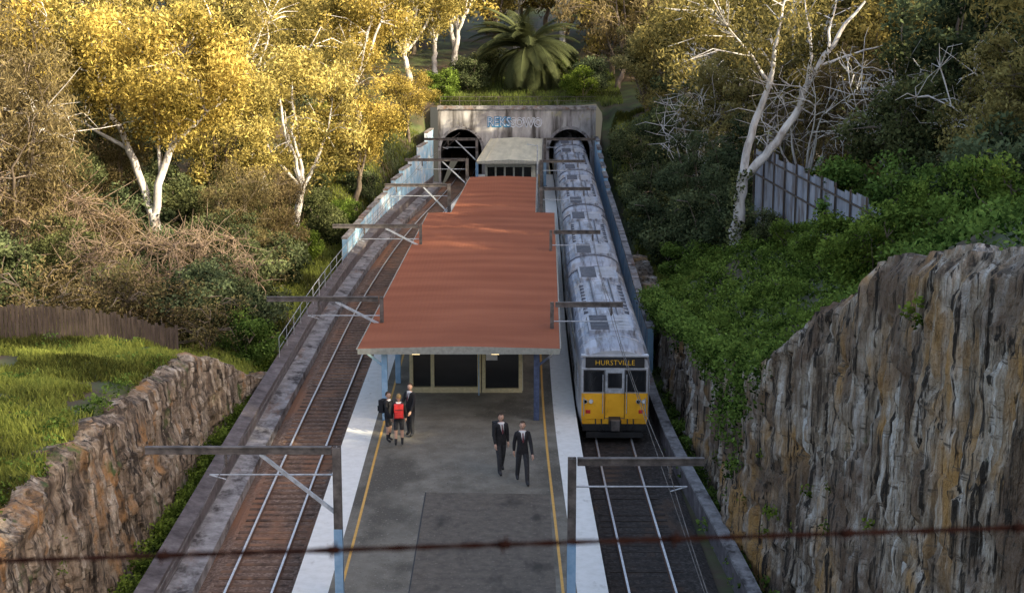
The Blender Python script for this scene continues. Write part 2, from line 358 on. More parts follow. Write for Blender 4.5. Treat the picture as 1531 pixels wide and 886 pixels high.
# ------------------------------------------------------------------ cliffs
def cliff(name,ds,base,top,side,lean,k,amp,seed,groove,blocky,layh=1.3,cw=2.1):
    nv=110
    v=np.linspace(0,1,nv);Dg,Vg=np.meshgrid(ds,v)
    t=top(Dg)+.5*(fbm(Dg*.9,seed,0,3)-.5)+.4*(np.floor(vnoise(Dg*.6,seed)*3)/3-.3)
    Zg=-.45+(t+.45)*Vg
    blk=np.floor(vnoise(Dg*.30+seed,Zg*.10+.15*vnoise(Dg*.5,Zg*.1))*4.5)/4.5
    wz=Zg+.5*vnoise(Dg*.2,1.3)
    lay=np.floor(wz/layh)
    cell=np.floor(Dg/cw+lay*.37+.3*vnoise(Dg*.8,Zg))
    blk2=_h(cell.astype(np.int64),lay.astype(np.int64),int(seed*10)+np.zeros_like(lay).astype(np.int64))
    seg=np.floor(Zg/2.6+vnoise(Dg*.6,2.2)*2)
    gro=np.abs(fbm(Dg*3.0+seg*3.3,Zg*.12,seed,3)-.5)*-2+.3
    gro2=fbm(Dg*6.5,Zg*.3,seed+7,2)-.5
    fine=fbm(Dg*4,Zg*4,seed,3)-.5
    crk=np.minimum(1,np.abs(fbm(Dg*1.1,Zg*.25,seed+2,3)-.5)*16)-1
    strat=fbm(Dg*.1,Zg*1.9,seed+4,3)-.5
    disp=amp*((blk-.5)*.9+groove*(gro*.5+gro2*.28)+blocky*(blk2-.5)*.6+fine*.13+crk*-.3+strat*(.2+blocky*.4))
    w=np.clip(Vg*6,0,1)
    Xg=base(Dg)+side*(lean*Zg+disp*w)
    e=ss((Vg-.95)/.05);Xg=Xg+side*e*.4
    rows=[np.stack([Xg,Dg,Zg],-1)]
    last=rows[0][-1:].copy()
    for q in (.7,1.6):
        l=last.copy();l[:,:,0]+=side*q;l[:,:,2]-=.2*q;rows.append(l)
    A=np.concatenate(rows,0);m,n=A.shape[:2]
    i,j=np.meshgrid(np.arange(n-1),np.arange(m-1));b=j*n+i
    F=np.stack([b,b+1,b+n+1,b+n],-1).reshape(-1,4)
    if side<0:F=F[:,::-1]
    me=quad_mesh(name,A.reshape(-1,3),F,np.zeros(len(F)),np.zeros(m*n),[k])
    o=bpy.data.objects.new(name,me);S.collection.objects.link(o);return o
cliff('sandstone_cliff',np.concatenate([np.arange(20,60,.065),np.arange(60,104,.13)]),xrB,hR,1,LEAN,'rockR',.8,3.3,1.2,.3)
cliff('rock_cutting_wall',np.arange(22,72,.09),lambda d:xlB(d),hL,-1,.10,'rockL',.7,8.1,.5,.6,1.7,3.2)
# ------------------------------------------------------------------ track beds
dd=list(np.arange(16,176,2.0))
def bed(name,fx,lo,hi,k):
    b=MB();b.sweep([(fx(d),d,0) for d in dd],[(lo,-.3),(lo+.35,-.16),(hi-.35,-.16),(hi,-.3)],k,closed=False,flip=True)
    return b.obj(name)
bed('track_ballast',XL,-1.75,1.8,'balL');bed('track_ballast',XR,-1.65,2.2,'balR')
def track(fx,ks):
    b=MB()
    for d in np.arange(18,174,.62):
        x=float(fx(d))+random.uniform(-.05,.05);h=random.uniform(-.018,.008)
        b.box((x-1.22,d-.11,-.25),(x+1.22,d+.11,-.142+h),ks)
    for sgn in(-1,1):
        path=[(float(fx(d))+sgn*.7525,d,0) for d in dd]
        b.sweep(path,[(-.07,-.12),(.07,-.12),(.07,-.105),(.012,-.09),(.012,-.035),(-.012,-.035),(-.012,-.09),(-.07,-.105)],'rust',flip=True)
        b.sweep(path,[(-.036,-.034),(.036,-.034),(.036,0),(-.036,0)],'rail',flip=True)
    return b.obj('railway_track')
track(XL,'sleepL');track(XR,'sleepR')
b=MB();p=[(float(XL(d)),d,0) for d in np.arange(18,152,2.)]
b.sweep(p,[(-2.55,-.4),(-1.72,-.4),(-1.72,.12),(-2.55,.2)],'conc',flip=True)
b.sweep(p,[(-3.0,-.4),(-2.553,-.4),(-2.553,.75),(-3.0,.85)],'concdark',flip=True)
b.sweep(p,[(-3.06,.853),(-2.5,.753),(-2.5,.85),(-3.06,.95)],'concdark',flip=True)
b.obj('concrete_drain_wall')
off=smooth_tab([0,46,63,80,150],[3.5,3.0,2.15,2.1,2.2])
b=MB();p=[(float(XR(d)+off(d)),d,0) for d in np.arange(18,152,2.)]
b.sweep(p,[(-.16,-.4),(.2,-.4),(.2,.5),(-.16,.5)],'concdark',flip=True)
b.sweep(p,[(-.2,.503),(.24,.503),(.24,.6),(-.2,.6)],'conc',flip=True)
b.obj('low_concrete_wall')
def bluewall(name,D0,D1,fx,fh,n,th=.3):
    b=MB();ds=np.linspace(D0,D1,n+1)
    for a,c in zip(ds[:-1],ds[1:]):
        h=float(fh((a+c)/2));x0=float(fx(a));x1=float(fx(c-.05))
        vs=[(x0-th/2,a,-.4),(x0+th/2,a,-.4),(x1+th/2,c-.05,-.4),(x1-th/2,c-.05,-.4)]
        vs+=[(q[0],q[1],h) for q in vs]
        b.add(vs,[(0,3,2,1),(4,5,6,7),(0,1,5,4),(1,2,6,5),(2,3,7,6),(3,0,4,7)],'blue')
        vs=[(q[0]+(.05 if k in(1,2,5,6) else -.05),q[1],h+.003+(.12 if k>3 else 0)) for k,q in enumerate(vs)]
        b.add(vs,[(0,3,2,1),(4,5,6,7),(0,1,5,4),(1,2,6,5),(2,3,7,6),(3,0,4,7)],'conc')
    return b.obj(name)
bluewall('painted_retaining_wall',76,149.8,lambda d:XR(d)+2.6,lambda d:np.interp(d,[76,95,125,149],[1.9,2.2,2.5,4.6]),18)
bluewall('painted_retaining_wall',104,149.8,lambda d:XL(d)-3.3+.6*ss((d-130)/20),lambda d:np.interp(d,[104,125,140,149],[1.9,2.4,3.6,5.6]),11)
b=MB()
for d in np.arange(74,132,2.6):
    x=float(XL(d))-2.9;b.tube([(x,d,.85),(x,d,1.95)],[.02,.02],'steellt',6)
for z in(1.4,1.95):b.tube([(float(XL(d))-2.9,d,z) for d in np.arange(74,132,2.6)],[.018],'steellt',6)
b.obj('pipe_handrail')
# ------------------------------------------------------------------ platform
b=MB();pd=list(np.arange(20,150.5,1.5))
def strip(b,fa,fb,z,k,ds):
    vs=[];
    for d in ds:vs+=[(float(fa(d)),d,z),(float(fb(d)),d,z)]
    b.add(vs,[(2*i,2*i+1,2*i+3,2*i+2) for i in range(len(ds)-1)],k)
strip(b,PLe,PRe,1.0,'asph',pd)
for f,sg in((PLe,-1),(PRe,1)):
    vs=[]
    for d in pd:
        x=float(f(d));vs+=[(x,d,1.0),(x,d,.8),(x-sg*.15,d,.8),(x-sg*.15,d,-.4)]
    fs=[]
    for i_ in range(len(pd)-1):
        for j_ in range(3):
            q=(4*i_+j_,4*i_+4+j_,4*i_+5+j_,4*i_+1+j_);fs.append(q if sg>0 else q[::-1])
    b.add(vs,fs,'concdark')
x0,x1=float(PLe(20)),float(PRe(20));b.add([(x0,20,-.4),(x1,20,-.4),(x1,20,1),(x0,20,1)],[(0,1,2,3)],'concdark')
b.obj('station_platform')
b=MB();strip(b,lambda d:PLe(d)+.003,lambda d:PLe(d)+1.1,1.005,'white',pd);strip(b,lambda d:PRe(d)-.95,lambda d:PRe(d)-.003,1.005,'white',pd);b.obj('platform_edge_marking')
b=MB();strip(b,lambda d:PLe(d)+1.42,lambda d:PLe(d)+1.51,1.006,'yellow',pd);strip(b,lambda d:PRe(d)-1.42,lambda d:PRe(d)-1.33,1.006,'yellow',pd);b.obj('yellow_safety_line')
b=MB();b.add([(-3.05,20,1.004),(1.3,20,1.004),(1.35,52.9,1.004),(-3.1,53.1,1.004)],[(0,1,2,3)],'asph2')
b.add([(-3.1,20,1.008),(-3.06,20,1.008),(-3.1,53.1,1.008),(-3.14,53.1,1.008)],[(0,1,2,3)],'blkm')
b.obj('asphalt_patch')
# ------------------------------------------------------------------ canopy + building
def canopy(D0,D1,l0,r0,l1,r1,z,th,k,b,ridge=.22):
    c0=(l0+r0)/2;c1=(l1+r1)/2
    vs=[(l0,D0,z),(c0,D0,z+ridge),(r0,D0,z),(l1,D1,z),(c1,D1,z+ridge),(r1,D1,z)]
    b.add(vs,[(0,1,4,3),(1,2,5,4)],k)
    vb=[(l0,D0,z-.03),(r0,D0,z-.03),(r1,D1,z-.03),(l1,D1,z-.03)];vb+=[(x,y,z-th) for x,y,_ in vb]
    b.add(vb,[(0,3,2,1),(4,5,6,7),(0,1,5,4),(1,2,6,5),(2,3,7,6),(3,0,4,7)],'fascia')
    b.add([(l0,D0,z-.03),(r0,D0,z-.03),(r0,D0,z),(c0,D0,z+ridge),(l0,D0,z)],[(0,1,2,3,4)],'fascia')
    b.tube([(l0-.03,D0,z-.02),(l1-.03,D1,z-.02)],[.035],'fascia',6);b.tube([(r0+.03,D0,z-.02),(r1+.03,D1,z-.02)],[.035],'fascia',6)
cn=empty('platform_canopy')
b=MB();canopy(62,101,-6.4,1.98,-5.55,2.8,4.22,.24,'canopy',b,.1);canopy(101.02,120.5,-4.05,1.55,-3.3,1.9,4.22,.22,'canopy',b,.09);b.obj('roof',cn)
b=MB()
for q,d in enumerate(np.arange(62.6,101,6.2)):
    t=(d-62)/39
    for x,k in((-5.35+.6*t,'postblue'),(1.02+.6*t,'postdk')):
        b.box((x-.12,d-.12,1),(x+.12,d+.12,4.0),k)
        b.beam((x,d,3.3),(x+(.8 if x>0 else -.8),d,3.95),.08,.1,k)
for d in(104,111,118):
    for x in(-3.0,1.0):b.box((x-.09,d-.09,1),(x+.09,d+.09,4.0),'postblue')
b.obj('posts',cn,bevel=.01)
b=MB()
for x,d in((-4.0,62.35),(-.7,62.35),(1.65,62.4),(-5.9,62.4),(-2.2,66)):b.box((x-.16,d-.05,3.9),(x+.16,d+.05,3.975),'lamp')
b.obj('lamps',cn)
sb=empty('station_building')
b=MB();x0,x1,d0,d1=-4.6,.5,67,99
b.box((x0,d0+.35,1),(x0+.2,d1,3.97),'wall');b.box((x1-.2,d0+.35,1),(x1,d1,3.97),'wall');b.box((x0+.2,d1-.2,1),(x1-.2,d1,3.97),'wall')
b.box((x0+.2,d0+4,1),(x1-.2,d0+4.1,3.97),'concdark')
b.obj('walls',sb)
b=MB()
for x in(-4.6,-3.65,-1.55,-1.35,.3,):b.box((x,d0,1),(x+.16,d0+.3,3.97),'cream')
b.box((-4.44,d0+.02,3.6),(.3,d0+.28,3.96),'cream');b.box((-4.44,d0+.02,1),(-1.55,d0+.28,1.25),'cream');b.box((-1.19,d0+.02,1),(.3,d0+.28,1.18),'cream')
b.box((-4.44,d0+.1,2.9),(-1.55,d0+.16,2.96),'cream')
b.obj('window_frames',sb)
b=MB();b.box((-4.44,d0+.18,1.25),(-3.65,d0+.2,3.6),'glass');b.box((-3.49,d0+.18,1.25),(-1.55,d0+.2,3.6),'glass');b.box((-1.19,d0+.18,1.18),(.3,d0+.2,3.6),'glass');b.obj('window_glass',sb)
b=MB()
for d in np.arange(70,98,4):
    for x in(x0-.01,x1+.01):
        b.box((x-.02,d,1.9),(x+.02,d+1.6,3.2),'glass')
b.obj('side_windows',sb)
b=MB();b.box((-1.15,66.6,2.6),(-.65,66.66,3.2),'shirt');b.box((-1.5,66.55,1),(-1.46,66.6,3.5),'postblue');b.obj('notice_board')
fb=empty('far_station_building')
b=MB();b.box((-2.3,131,1),(2.0,147.5,4.1),'wall');b.obj('walls',fb)
b=MB()
for x in np.arange(-2.1,1.8,.78):b.box((x,130.96,2.1),(x+.62,131.02,3.8),'glass')
b.obj('windows',fb)
b=MB();canopy(129,148.6,-2.95,2.45,-2.0,2.9,4.5,.2,'froof',b,.15)
for i_ in range(9):
    t=i_/8;b.beam((-2.95+5.4*t,129,4.56),(-2.0+4.9*t,148.6,4.56),.06,.06,'froof')
b.obj('roof',fb)
b=MB();b.tube([(2.05,124,1),(2.05,124,6.4)],[.08,.06],'steellt',8);b.beam((2.05,124,6.3),(1.2,124,6.45),.08,.06,'steellt');b.obj('platform_light_pole')
# ------------------------------------------------------------------ portal
po=empty('tunnel_portal')
b=MB();W0,W1=-7.2,8.15;top=7.2;D=150.0
cs=(-4.95,5.6);Rw=2.0;spring=3.2
def arch(x):
    for c in cs:
        if abs(x-c)<Rw-1e-6:return spring+math.sqrt(max(0,1-((x-c)/Rw)**2))*2.1
    return None
xsamp=[W0,W1]
for c in cs:
    xsamp+=[c+Rw*math.sin(a) for a in np.linspace(-math.pi/2,math.pi/2,25)]
xsamp=sorted(xsamp)
for a,c in zip(xsamp[:-1],xsamp[1:]):
    m=(a+c)/2;ins=arch(m) is not None
    za=-.4 if not ins else (arch(a) or spring);zb=-.4 if not ins else (arch(c) or spring)
    b.add([(a,D,za),(c,D,zb),(c,D,top),(a,D,top)],[(0,1,2,3)],'portal')
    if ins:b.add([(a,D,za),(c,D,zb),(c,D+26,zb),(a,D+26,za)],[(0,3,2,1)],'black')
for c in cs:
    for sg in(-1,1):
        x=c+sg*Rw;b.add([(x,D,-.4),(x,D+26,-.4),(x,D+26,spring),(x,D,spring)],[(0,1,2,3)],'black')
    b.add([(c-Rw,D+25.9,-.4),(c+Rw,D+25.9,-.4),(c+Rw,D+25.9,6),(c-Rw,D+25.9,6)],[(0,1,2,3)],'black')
    A=np.linspace(-math.pi/2,math.pi/2,19)
    for a,c2 in zip(A[:-1],A[1:]):
        vs=[]
        for dy in(-.06,.0):
            for q in(a,c2):
                for s_ in(1.0,1.14):vs.append((c+Rw*s_*math.sin(q),D+dy-.003,spring+2.1*s_*math.cos(q)))
        b.add(vs,[(0,1,3,2),(0,2,6,4),(1,5,7,3)],'conc')
b.box((W0-.05,D-.15,top+.002),(W1+.05,D+1.1,top+.3),'conc')
b.box((W0,D+.01,-.4),(W0+.2,D+1.0,top),'portal');b.box((W1-.2,D+.01,-.4),(W1,D+1.0,top),'portal')
b.obj('headwall',po)
b=MB()
for x in np.arange(-7,8.2,1.9):b.tube([(x,D+.5,top+.3),(x,D+.5,top+1.2)],[.025],'steel',6)
for z in(.8,1.2):b.tube([(-7,D+.5,top+z),(8.2,D+.5,top+z)],[.02],'steel',6)
b.obj('railing',po)
def text(name,body,size,loc,rot,k,parent,ext=.01,off=0.,sx=1):
    cu=bpy.data.curves.new(name,'FONT');cu.body=body;cu.size=size;cu.extrude=ext;cu.offset=off;cu.align_x='CENTER';cu.align_y='CENTER'
    cu.resolution_u=2
    cu.materials.append(M[k]);o=bpy.data.objects.new(name,cu);S.collection.objects.link(o);o.location=loc;o.rotation_euler=rot;o.scale=(sx,1,1);o.parent=parent
    return o
text('graffiti','REKS',1.3,(-1.25,149.97,5.95),(rad(90),0,0),'gblue',po,.01,.07,.8)
text('graffiti_tag','SOWO',1.2,(1.4,149.97,5.9),(rad(90),0,0),'glight',po,.01,.09,.8)
text('graffiti_fill','REKS',1.3,(-1.25,149.955,5.98),(rad(90),0,0),'glight',po,.005,-.02,.8)
text('graffiti_fill_tag','SOWO',1.2,(1.4,149.955,5.93),(rad(90),0,0),'portal',po,.005,-.0,.8)
# ------------------------------------------------------------------ stanchions
def stanchion(d,xp,xe,z,base,side,stub=False,w=.24):
    b=MB();zp=z
    b.ibeam((xp,d,base),(xp,d,z+.1),w,w,'steel')
    if not stub:
        b.ibeam((xp,d-.004,base),(xp,d-.004,base+2.2),w+.012,w+.012,'postblue')
    b.ibeam((xp-side*-.15,d,z),(xe,d,z),.16,.22,'steel')
    b.box((xp-.2,d-.2,base),(xp+.2,d+.2,base+.04),'steel')
    tx=xp+(xe-xp)*.4
    if side<0:b.beam((tx,d,z-.12),(xp-.1,d,z-1.9 if not stub else z-1.15),.1,.1,'steellt')
    tc=float((XL if side<0 else XR)(d))
    b.tube([(tc,d,z-.1),(tc,d,z-.5)],[.04,.04],'steel',8)
    for q in range(3):b.tube([(tc,d,z-.2-q*.09),(tc,d,z-.23-q*.09)],[.07,.07],'steel',8)
    b.tube([(xp,d,z-.75),(tc+side*.5,d,z-.75)],[.03,.02],'steellt',6)
    b.tube([(tc+side*.5,d,z-.75),(tc,d,z-.9)],[.02,.02],'steellt',6)
    return b.obj('overhead_wire_gantry')
stanchion(43.3,-5.14,-10.75,5.6,1,-1);stanchion(42.2,1.72,5.5,5.6,1,1)
for d,xp,xe in((67,-5.8,-10.9),(88.2,-5.3,-10.4)):stanchion(d,xp,xe,5.3,3.9,-1,True,.16)
for d,xp,xe in((106.9,-4.4,-8.9),(123,-3.6,-8.6),(140,-3.2,-8.0)):stanchion(d,xp,xe,5.3,1,-1)
for d,xp,xe in((65.8,1.75,4.85),(86,2.2,5.0)):stanchion(d,xp,xe,5.3,3.9,1,True,.16)
for d,xp,xe in((105,2.0,5.4),(122,2.3,5.8),(140,3.0,7.6)):stanchion(d,xp,xe,5.3,1,1)
b=MB()
for fx in(XL,XR):
    b.tube([(float(fx(d)),d,4.72) for d in np.arange(20,170,4)],[.012],'steel',4)
    P=[];sup=[20,43,67,88,106,123,140,170]
    for a,c in zip(sup[:-1],sup[1:]):
        for t in np.linspace(0,1,8)[:-1]:
            d=a+(c-a)*t;P.append((float(fx(d)),d,5.25-1.6*t*(1-t)*.9))
    b.tube(P,[.014],'steel',4)
    for x,d,z in P[::2]:b.tube([(x,d,4.72),(x,d,z)],[.006,.006],'steel',3)
b.obj('overhead_wires')
# ------------------------------------------------------------------ train
tr=empty('commuter_train')
def prof(w=1.0,topz=4.2):
    P=[(-1.42,.55),(-1.52,.95),(-1.52,3.25),(-1.46,3.55),(-1.28,3.8),(-1.0,3.98),(-.6,4.11),(0,4.17),(.6,4.11),(1.0,3.98),(1.28,3.8),(1.46,3.55),(1.52,3.25),(1.52,.95),(1.42,.55)]
    return [(x*w,z if z<3.2 else 3.2+(z-3.2)*(topz-3.2)/(4.17-3.2)) for x,z in P]
def car(idx,D0,Lc,cab):
    c=empty('carriage_%d'%idx);c.parent=tr
    xa=float(XR(D0));xb=float(XR(D0+Lc));ang=-math.atan2(xb-xa,Lc)
    c.location=(xa,D0,0);c.rotation_euler=(0,0,ang)
    b=MB();st=[(0,.93,3.9),(.12,.965,4.0),(.5,.99,4.1),(1.4,1,4.17),(Lc-1.4,1,4.17),(Lc-.5,.98,4.05),(Lc,.94,3.8)] if cab else [(0,.94,3.8),(.5,.98,4.05),(1.4,1,4.17),(Lc-1.4,1,4.17),(Lc-.5,.98,4.05),(Lc,.94,3.8)]
    n=15;vs=[]
    for y,w,tz in st:vs+=[(x,y,z) for x,z in prof(w,tz)]
    bodyf=[];rooff=[]
    for i_ in range(len(st)-1):
        for j_ in range(n-1):
            f=(i_*n+j_,(i_+1)*n+j_,(i_+1)*n+j_+1,i_*n+j_+1)
            (rooff if 2<=j_<=11 else bodyf).append(f)
    ends=[tuple(range(n)),tuple(range(len(vs)-1,len(vs)-n-1,-1))]
    b.add(vs,bodyf+ends,'silver');b.add(vs,rooff,'troof')
    b.obj('body',c)
    b=MB()
    def rz(x):return float(np.interp(abs(x),[0,.6,1.0,1.28,1.46],[4.17,4.11,3.98,3.8,3.55]))
    for x in(-1.15,-.75,-.38,0,.38,.75,1.15):
        b.box((x-.02,1.5,rz(x)-.02),(x+.02,Lc-1.5,rz(x)+.03),'troof')
    for y in np.arange(1.6,Lc-1.5,1.55):
        b.tube([(x,y,rz(x)+.012) for x in(-1.44,-1.28,-1.0,-.6,0,.6,1.0,1.28,1.44)],[.022],'silver',4)
    for y in ([] if cab else [1.45])+[Lc-1.45]:
        b.tube([(x,y,rz(x)+.02) for x in(-1.46,-1.28,-1.0,-.6,0,.6,1.0,1.28,1.46)],[.06],'vent',6)
    for y in np.arange(7.0,Lc-5.5,.8):
        for x in(-.95,.95):
            b.box((x-.1,y,rz(x)-.06),(x+.1,y+.26,rz(x)+.08),'vent')
    for y0 in((2.4,) if cab else (1.7,))+(Lc-4.9,):
        b.box((-1.0,y0,4.0),(1.0,y0+3.2,4.24),'troof')
        for q in np.arange(y0+.15,y0+3.1,.3):
            b.box((-.9,q,4.242),(-.1,q+.14,4.28),'vent');b.box((.15,q,4.242),(.85,q+.14,4.26),'silver')
    for x in(-.5,.45):b.tube([(x,5.8,rz(x)+.07),(x,Lc-5,rz(x)+.07)],[.035],'vent',6)
    b.obj('roof_equipment',c,bevel=.012)
    b=MB()
    for y in np.arange(5.6,Lc-5.8,1.5):
        for sx in(-1,1):
            b.box((sx*1.525-.01,y,1.25),(sx*1.525+.01,y+1.15,1.85),'glass')
            b.box((sx*1.525-.01,y,2.65),(sx*1.525+.01,y+1.15,3.2),'glass')
    for y in(1.7,Lc-3.6):
        for sx in(-1,1):
            b.box((sx*1.525-.012,y,.98),(sx*1.525+.012,y+1.7,2.95),'steellt')
            b.box((sx*1.535-.012,y+.15,1.9),(sx*1.535+.012,y+.72,2.75),'glass');b.box((sx*1.535-.012,y+.95,1.9),(sx*1.535+.012,y+1.52,2.75),'glass')
    for z in np.arange(2.0,2.6,.12):
        for sx in(-1,1):b.box((sx*1.52-.015,.5,z),(sx*1.52+.015,Lc-.5,z+.04),'silver')
    b.obj('windows_and_doors',c)
    b=MB()
    for y in(2.6,Lc-3.0):
        b.box((-1.1,y-1.5,.3),(1.1,y+1.5,.55),'blkm')
        for yy in(y-1.1,y+1.1):
            for sx in(-1,1):b.tube([(sx*.68,yy,.46),(sx*.82,yy,.46)],[.46,.46],'rust',16)
    b.box((-1.2,5,.35),(1.2,Lc-5.5,.75),'blkm')
    b.box((-.3,Lc-.2,.7),(.3,Lc+.9,1.1),'blkm');b.box((-.55,Lc-.05,1.1),(.55,Lc+.75,3.1),'blkm')
    b.obj('bogies_and_underframe',c)
    if cab:
        b=MB();f=-.02
        b.box((-1.4,-.1,.95),(-.43,.0,2.06),'tyellow');b.box((.43,-.1,.95),(1.4,.0,2.06),'tyellow');b.box((-.41,-.07,.98),(.41,.0,2.06),'tyellow')
        b.box((-1.38,-.06,.72),(1.38,.0,.945),'tyellow')
        b.box((-1.4,-.06,2.065),(1.4,-.0,3.16),'silver')
        b.box((-.42,-.085,2.064),(.42,-.061,3.12),'steellt')
        b.box((-1.24,-.09,3.18),(1.24,-.0,3.62),'blkm')
        b.box((-1.42,-.05,3.63),(1.42,.3,3.7),'silver')
        for x in(-.5,.5):b.tube([(x,-.16,1.2),(x,-.16,2.9)],[.02],'steellt',6)
        for x in(-1.3,1.3):b.tube([(x,-.16,1.1),(x,-.16,1.9)],[.02],'steellt',6)
        b.box((-.425,-.11,.95),(-.405,-.095,3.1),'blkm');b.box((.405,-.11,.95),(.425,-.095,3.1),'blkm')
        b.obj('cab_front',c,bevel=.02)
        b=MB()
        for x0_,x1_ in((-1.26,-.5),(.5,1.26)):
            b.box((x0_-.06,-.085,2.12),(x1_+.06,-.061,3.08),'blkm');b.box((x0_,-.1,2.18),(x1_,-.086,3.02),'glass')
            b.beam((x0_+.2,-.12,2.2),(x0_+.45,-.12,2.8),.02,.02,'blkm')
        b.box((-.3,-.1,2.3),(.3,-.086,2.95),'blkm');b.box((-.25,-.108,2.35),(.25,-.101,2.9),'glass')
        b.obj('windscreens',c)
        b=MB()
        for x in(-1.12,1.12):
            for dx in(-.12,.12):
                b.tube([(x+dx,-.16,1.72),(x+dx,-.1,1.72)],[.09,.1],'steellt',12);b.tube([(x+dx,-.165,1.72),(x+dx,-.161,1.72)],[.075,.075],'glass' if dx<0 else 'shirt',12)
            b.box((x-.1,-.13,1.2),(x+.1,-.1,1.35),'red')
        b.obj('headlights',c)
        b=MB()
        b.box((-.25,-.75,.72),(.25,0,1.05),'blkm');b.box((-.18,-.95,.66),(.18,-.7,1.1),'steel')
        b.box((-1.35,-.1,.42),(1.35,.3,.715),'blkm')
        for x in(-.8,-.55,.55,.8):b.tube([(x,-.1,.95),(x,-.28,.75),(x*.8,-.3,.5),(x*.6,-.15,.45)],[.03],'blkm',6)
        b.box((-1.2,-.25,.16),(1.2,-.17,.4),'blkm');b.box((-1.15,.0,.2),(1.15,.5,.42),'blkm')
        b.obj('coupler_and_buffer_beam',c,bevel=.015)
        text('destination_sign','HURSTVILLE',.31,(0,-.1,3.39),(rad(90),0,0),'sign',c,.004,-.006,1.0)
D0=63.0
for q in range(6):
    car(q+1,D0,19.6,q==0);D0+=20.4
# ------------------------------------------------------------------ fences
def tz(x,d):return float(terrain(x,d))
b=MB();P0=(14.3,90);P1=(15.7,64);n=80
for q in range(n):
    t0=q/n;t1=(q+1)/n
    for s in range(4):
        ta=t0+(t1-t0)*s/4;tb=t0+(t1-t0)*(s+1)/4
        def pt(t,s_):
            return P0[0]+(P1[0]-P0[0])*t+.05*math.sin(s_*math.pi/2),P0[1]+(P1[1]-P0[1])*t
        xa,da=pt(ta,s);xb,db=pt(tb,s+1);zt=9.6+.12*((q//6)%3)
        b.add([(xa,da,5.),(xb,db,5.),(xb,db,zt),(xa,da,zt)],[(0,1,2,3)],'corr')
for q in range(11):
    t=q/10;x=P0[0]+(P1[0]-P0[0])*t-.09;d=P0[1]+(P1[1]-P0[1])*t;b.box((x-.04,d-.04,5),(x+.04,d+.04,9.9),'timber')
for z in(8.2,9.3):b.beam((P0[0]-.1,P0[1],z),(P1[0]-.1,P1[1],z),.05,.09,'timber')
b.obj('corrugated_iron_fence')
b=MB()
for q in range(8):
    t=q/7;x=14.8+3.6*t;d=90-2*t;z=7.;b.tube([(x,d,z),(x,d,z+5.2)],[.05],'steel',6)
for z in(3.4,4.3,5.1):b.tube([(14.8,90,7+z),(18.4,88,7+z)],[.03],'steel',5)
b.obj('chain_fence_frame')
b=MB()
pts=[(-26,60.5),(-15.5,70)]
Lf=math.hypot(pts[1][0]-pts[0][0],pts[1][1]-pts[0][1]);nf=int(Lf/.17)
for q in range(nf):
    t=q/nf;x=pts[0][0]+(pts[1][0]-pts[0][0])*t;d=pts[0][1]+(pts[1][1]-pts[0][1])*t;z=tz(x,d);h=1.5+random.uniform(-.15,.1)
    b.box((x-.07,d-.012,z-.3),(x+.07,d+.012,z+h),'timber')
b.obj('timber_paling_fence')
# ------------------------------------------------------------------ tree archetypes
A={}
def arch_tree(k,seed,H,R,CH,tr,ncl,per,rc,leaf,asp,droop,lm,bm,hole):
    A[k]=make_tree(k,seed,H,R,CH,tr,ncl,per,rc,leaf,asp,droop,lm,bm,hole=hole)
    A[k+'_lo']=make_tree(k+'_lo',seed+100,H,R,CH,tr,int(ncl*.8),int(per*.42),rc,leaf*1.4,asp*1.1,droop,lm,bm,hole=hole,nl=5)
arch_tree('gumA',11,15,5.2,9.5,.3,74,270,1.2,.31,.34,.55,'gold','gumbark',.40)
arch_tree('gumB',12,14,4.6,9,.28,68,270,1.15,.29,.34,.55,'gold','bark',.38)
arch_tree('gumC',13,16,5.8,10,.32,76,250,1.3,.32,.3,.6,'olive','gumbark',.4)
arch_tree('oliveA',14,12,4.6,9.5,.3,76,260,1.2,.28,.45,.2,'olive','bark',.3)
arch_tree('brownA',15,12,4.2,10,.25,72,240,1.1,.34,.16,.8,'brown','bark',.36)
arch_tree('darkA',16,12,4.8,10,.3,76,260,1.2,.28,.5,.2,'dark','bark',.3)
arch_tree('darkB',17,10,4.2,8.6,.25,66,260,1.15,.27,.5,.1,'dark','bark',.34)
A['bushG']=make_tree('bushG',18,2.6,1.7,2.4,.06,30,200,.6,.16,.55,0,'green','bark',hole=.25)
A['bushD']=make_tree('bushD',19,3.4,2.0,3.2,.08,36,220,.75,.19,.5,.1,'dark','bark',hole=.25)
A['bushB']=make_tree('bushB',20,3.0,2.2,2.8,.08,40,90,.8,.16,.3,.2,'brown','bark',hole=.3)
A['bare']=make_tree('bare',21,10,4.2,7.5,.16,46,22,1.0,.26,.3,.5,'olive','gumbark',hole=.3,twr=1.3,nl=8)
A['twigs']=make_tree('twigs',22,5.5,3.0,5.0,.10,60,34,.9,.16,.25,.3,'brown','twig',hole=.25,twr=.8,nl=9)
def T(kind,x,d,sc=1,name=None,parent=None,rz=None,dz=0,sz=None):
    names={'gumA':'gum_tree','gumB':'gum_tree','gumC':'gum_tree','oliveA':'broadleaf_tree','brownA':'casuarina_tree','darkA':'fig_tree','darkB':'fig_tree','bushG':'green_shrub','bushD':'dark_shrub','bushB':'dry_shrub','bare':'bare_tree','twigs':'twiggy_shrub'}
    return place(name or names[kind.replace('_lo','')],A[kind],(x,d,tz(x,d)-.2+dz),random.uniform(0,6.28) if rz is None else rz,sc,parent,sz)
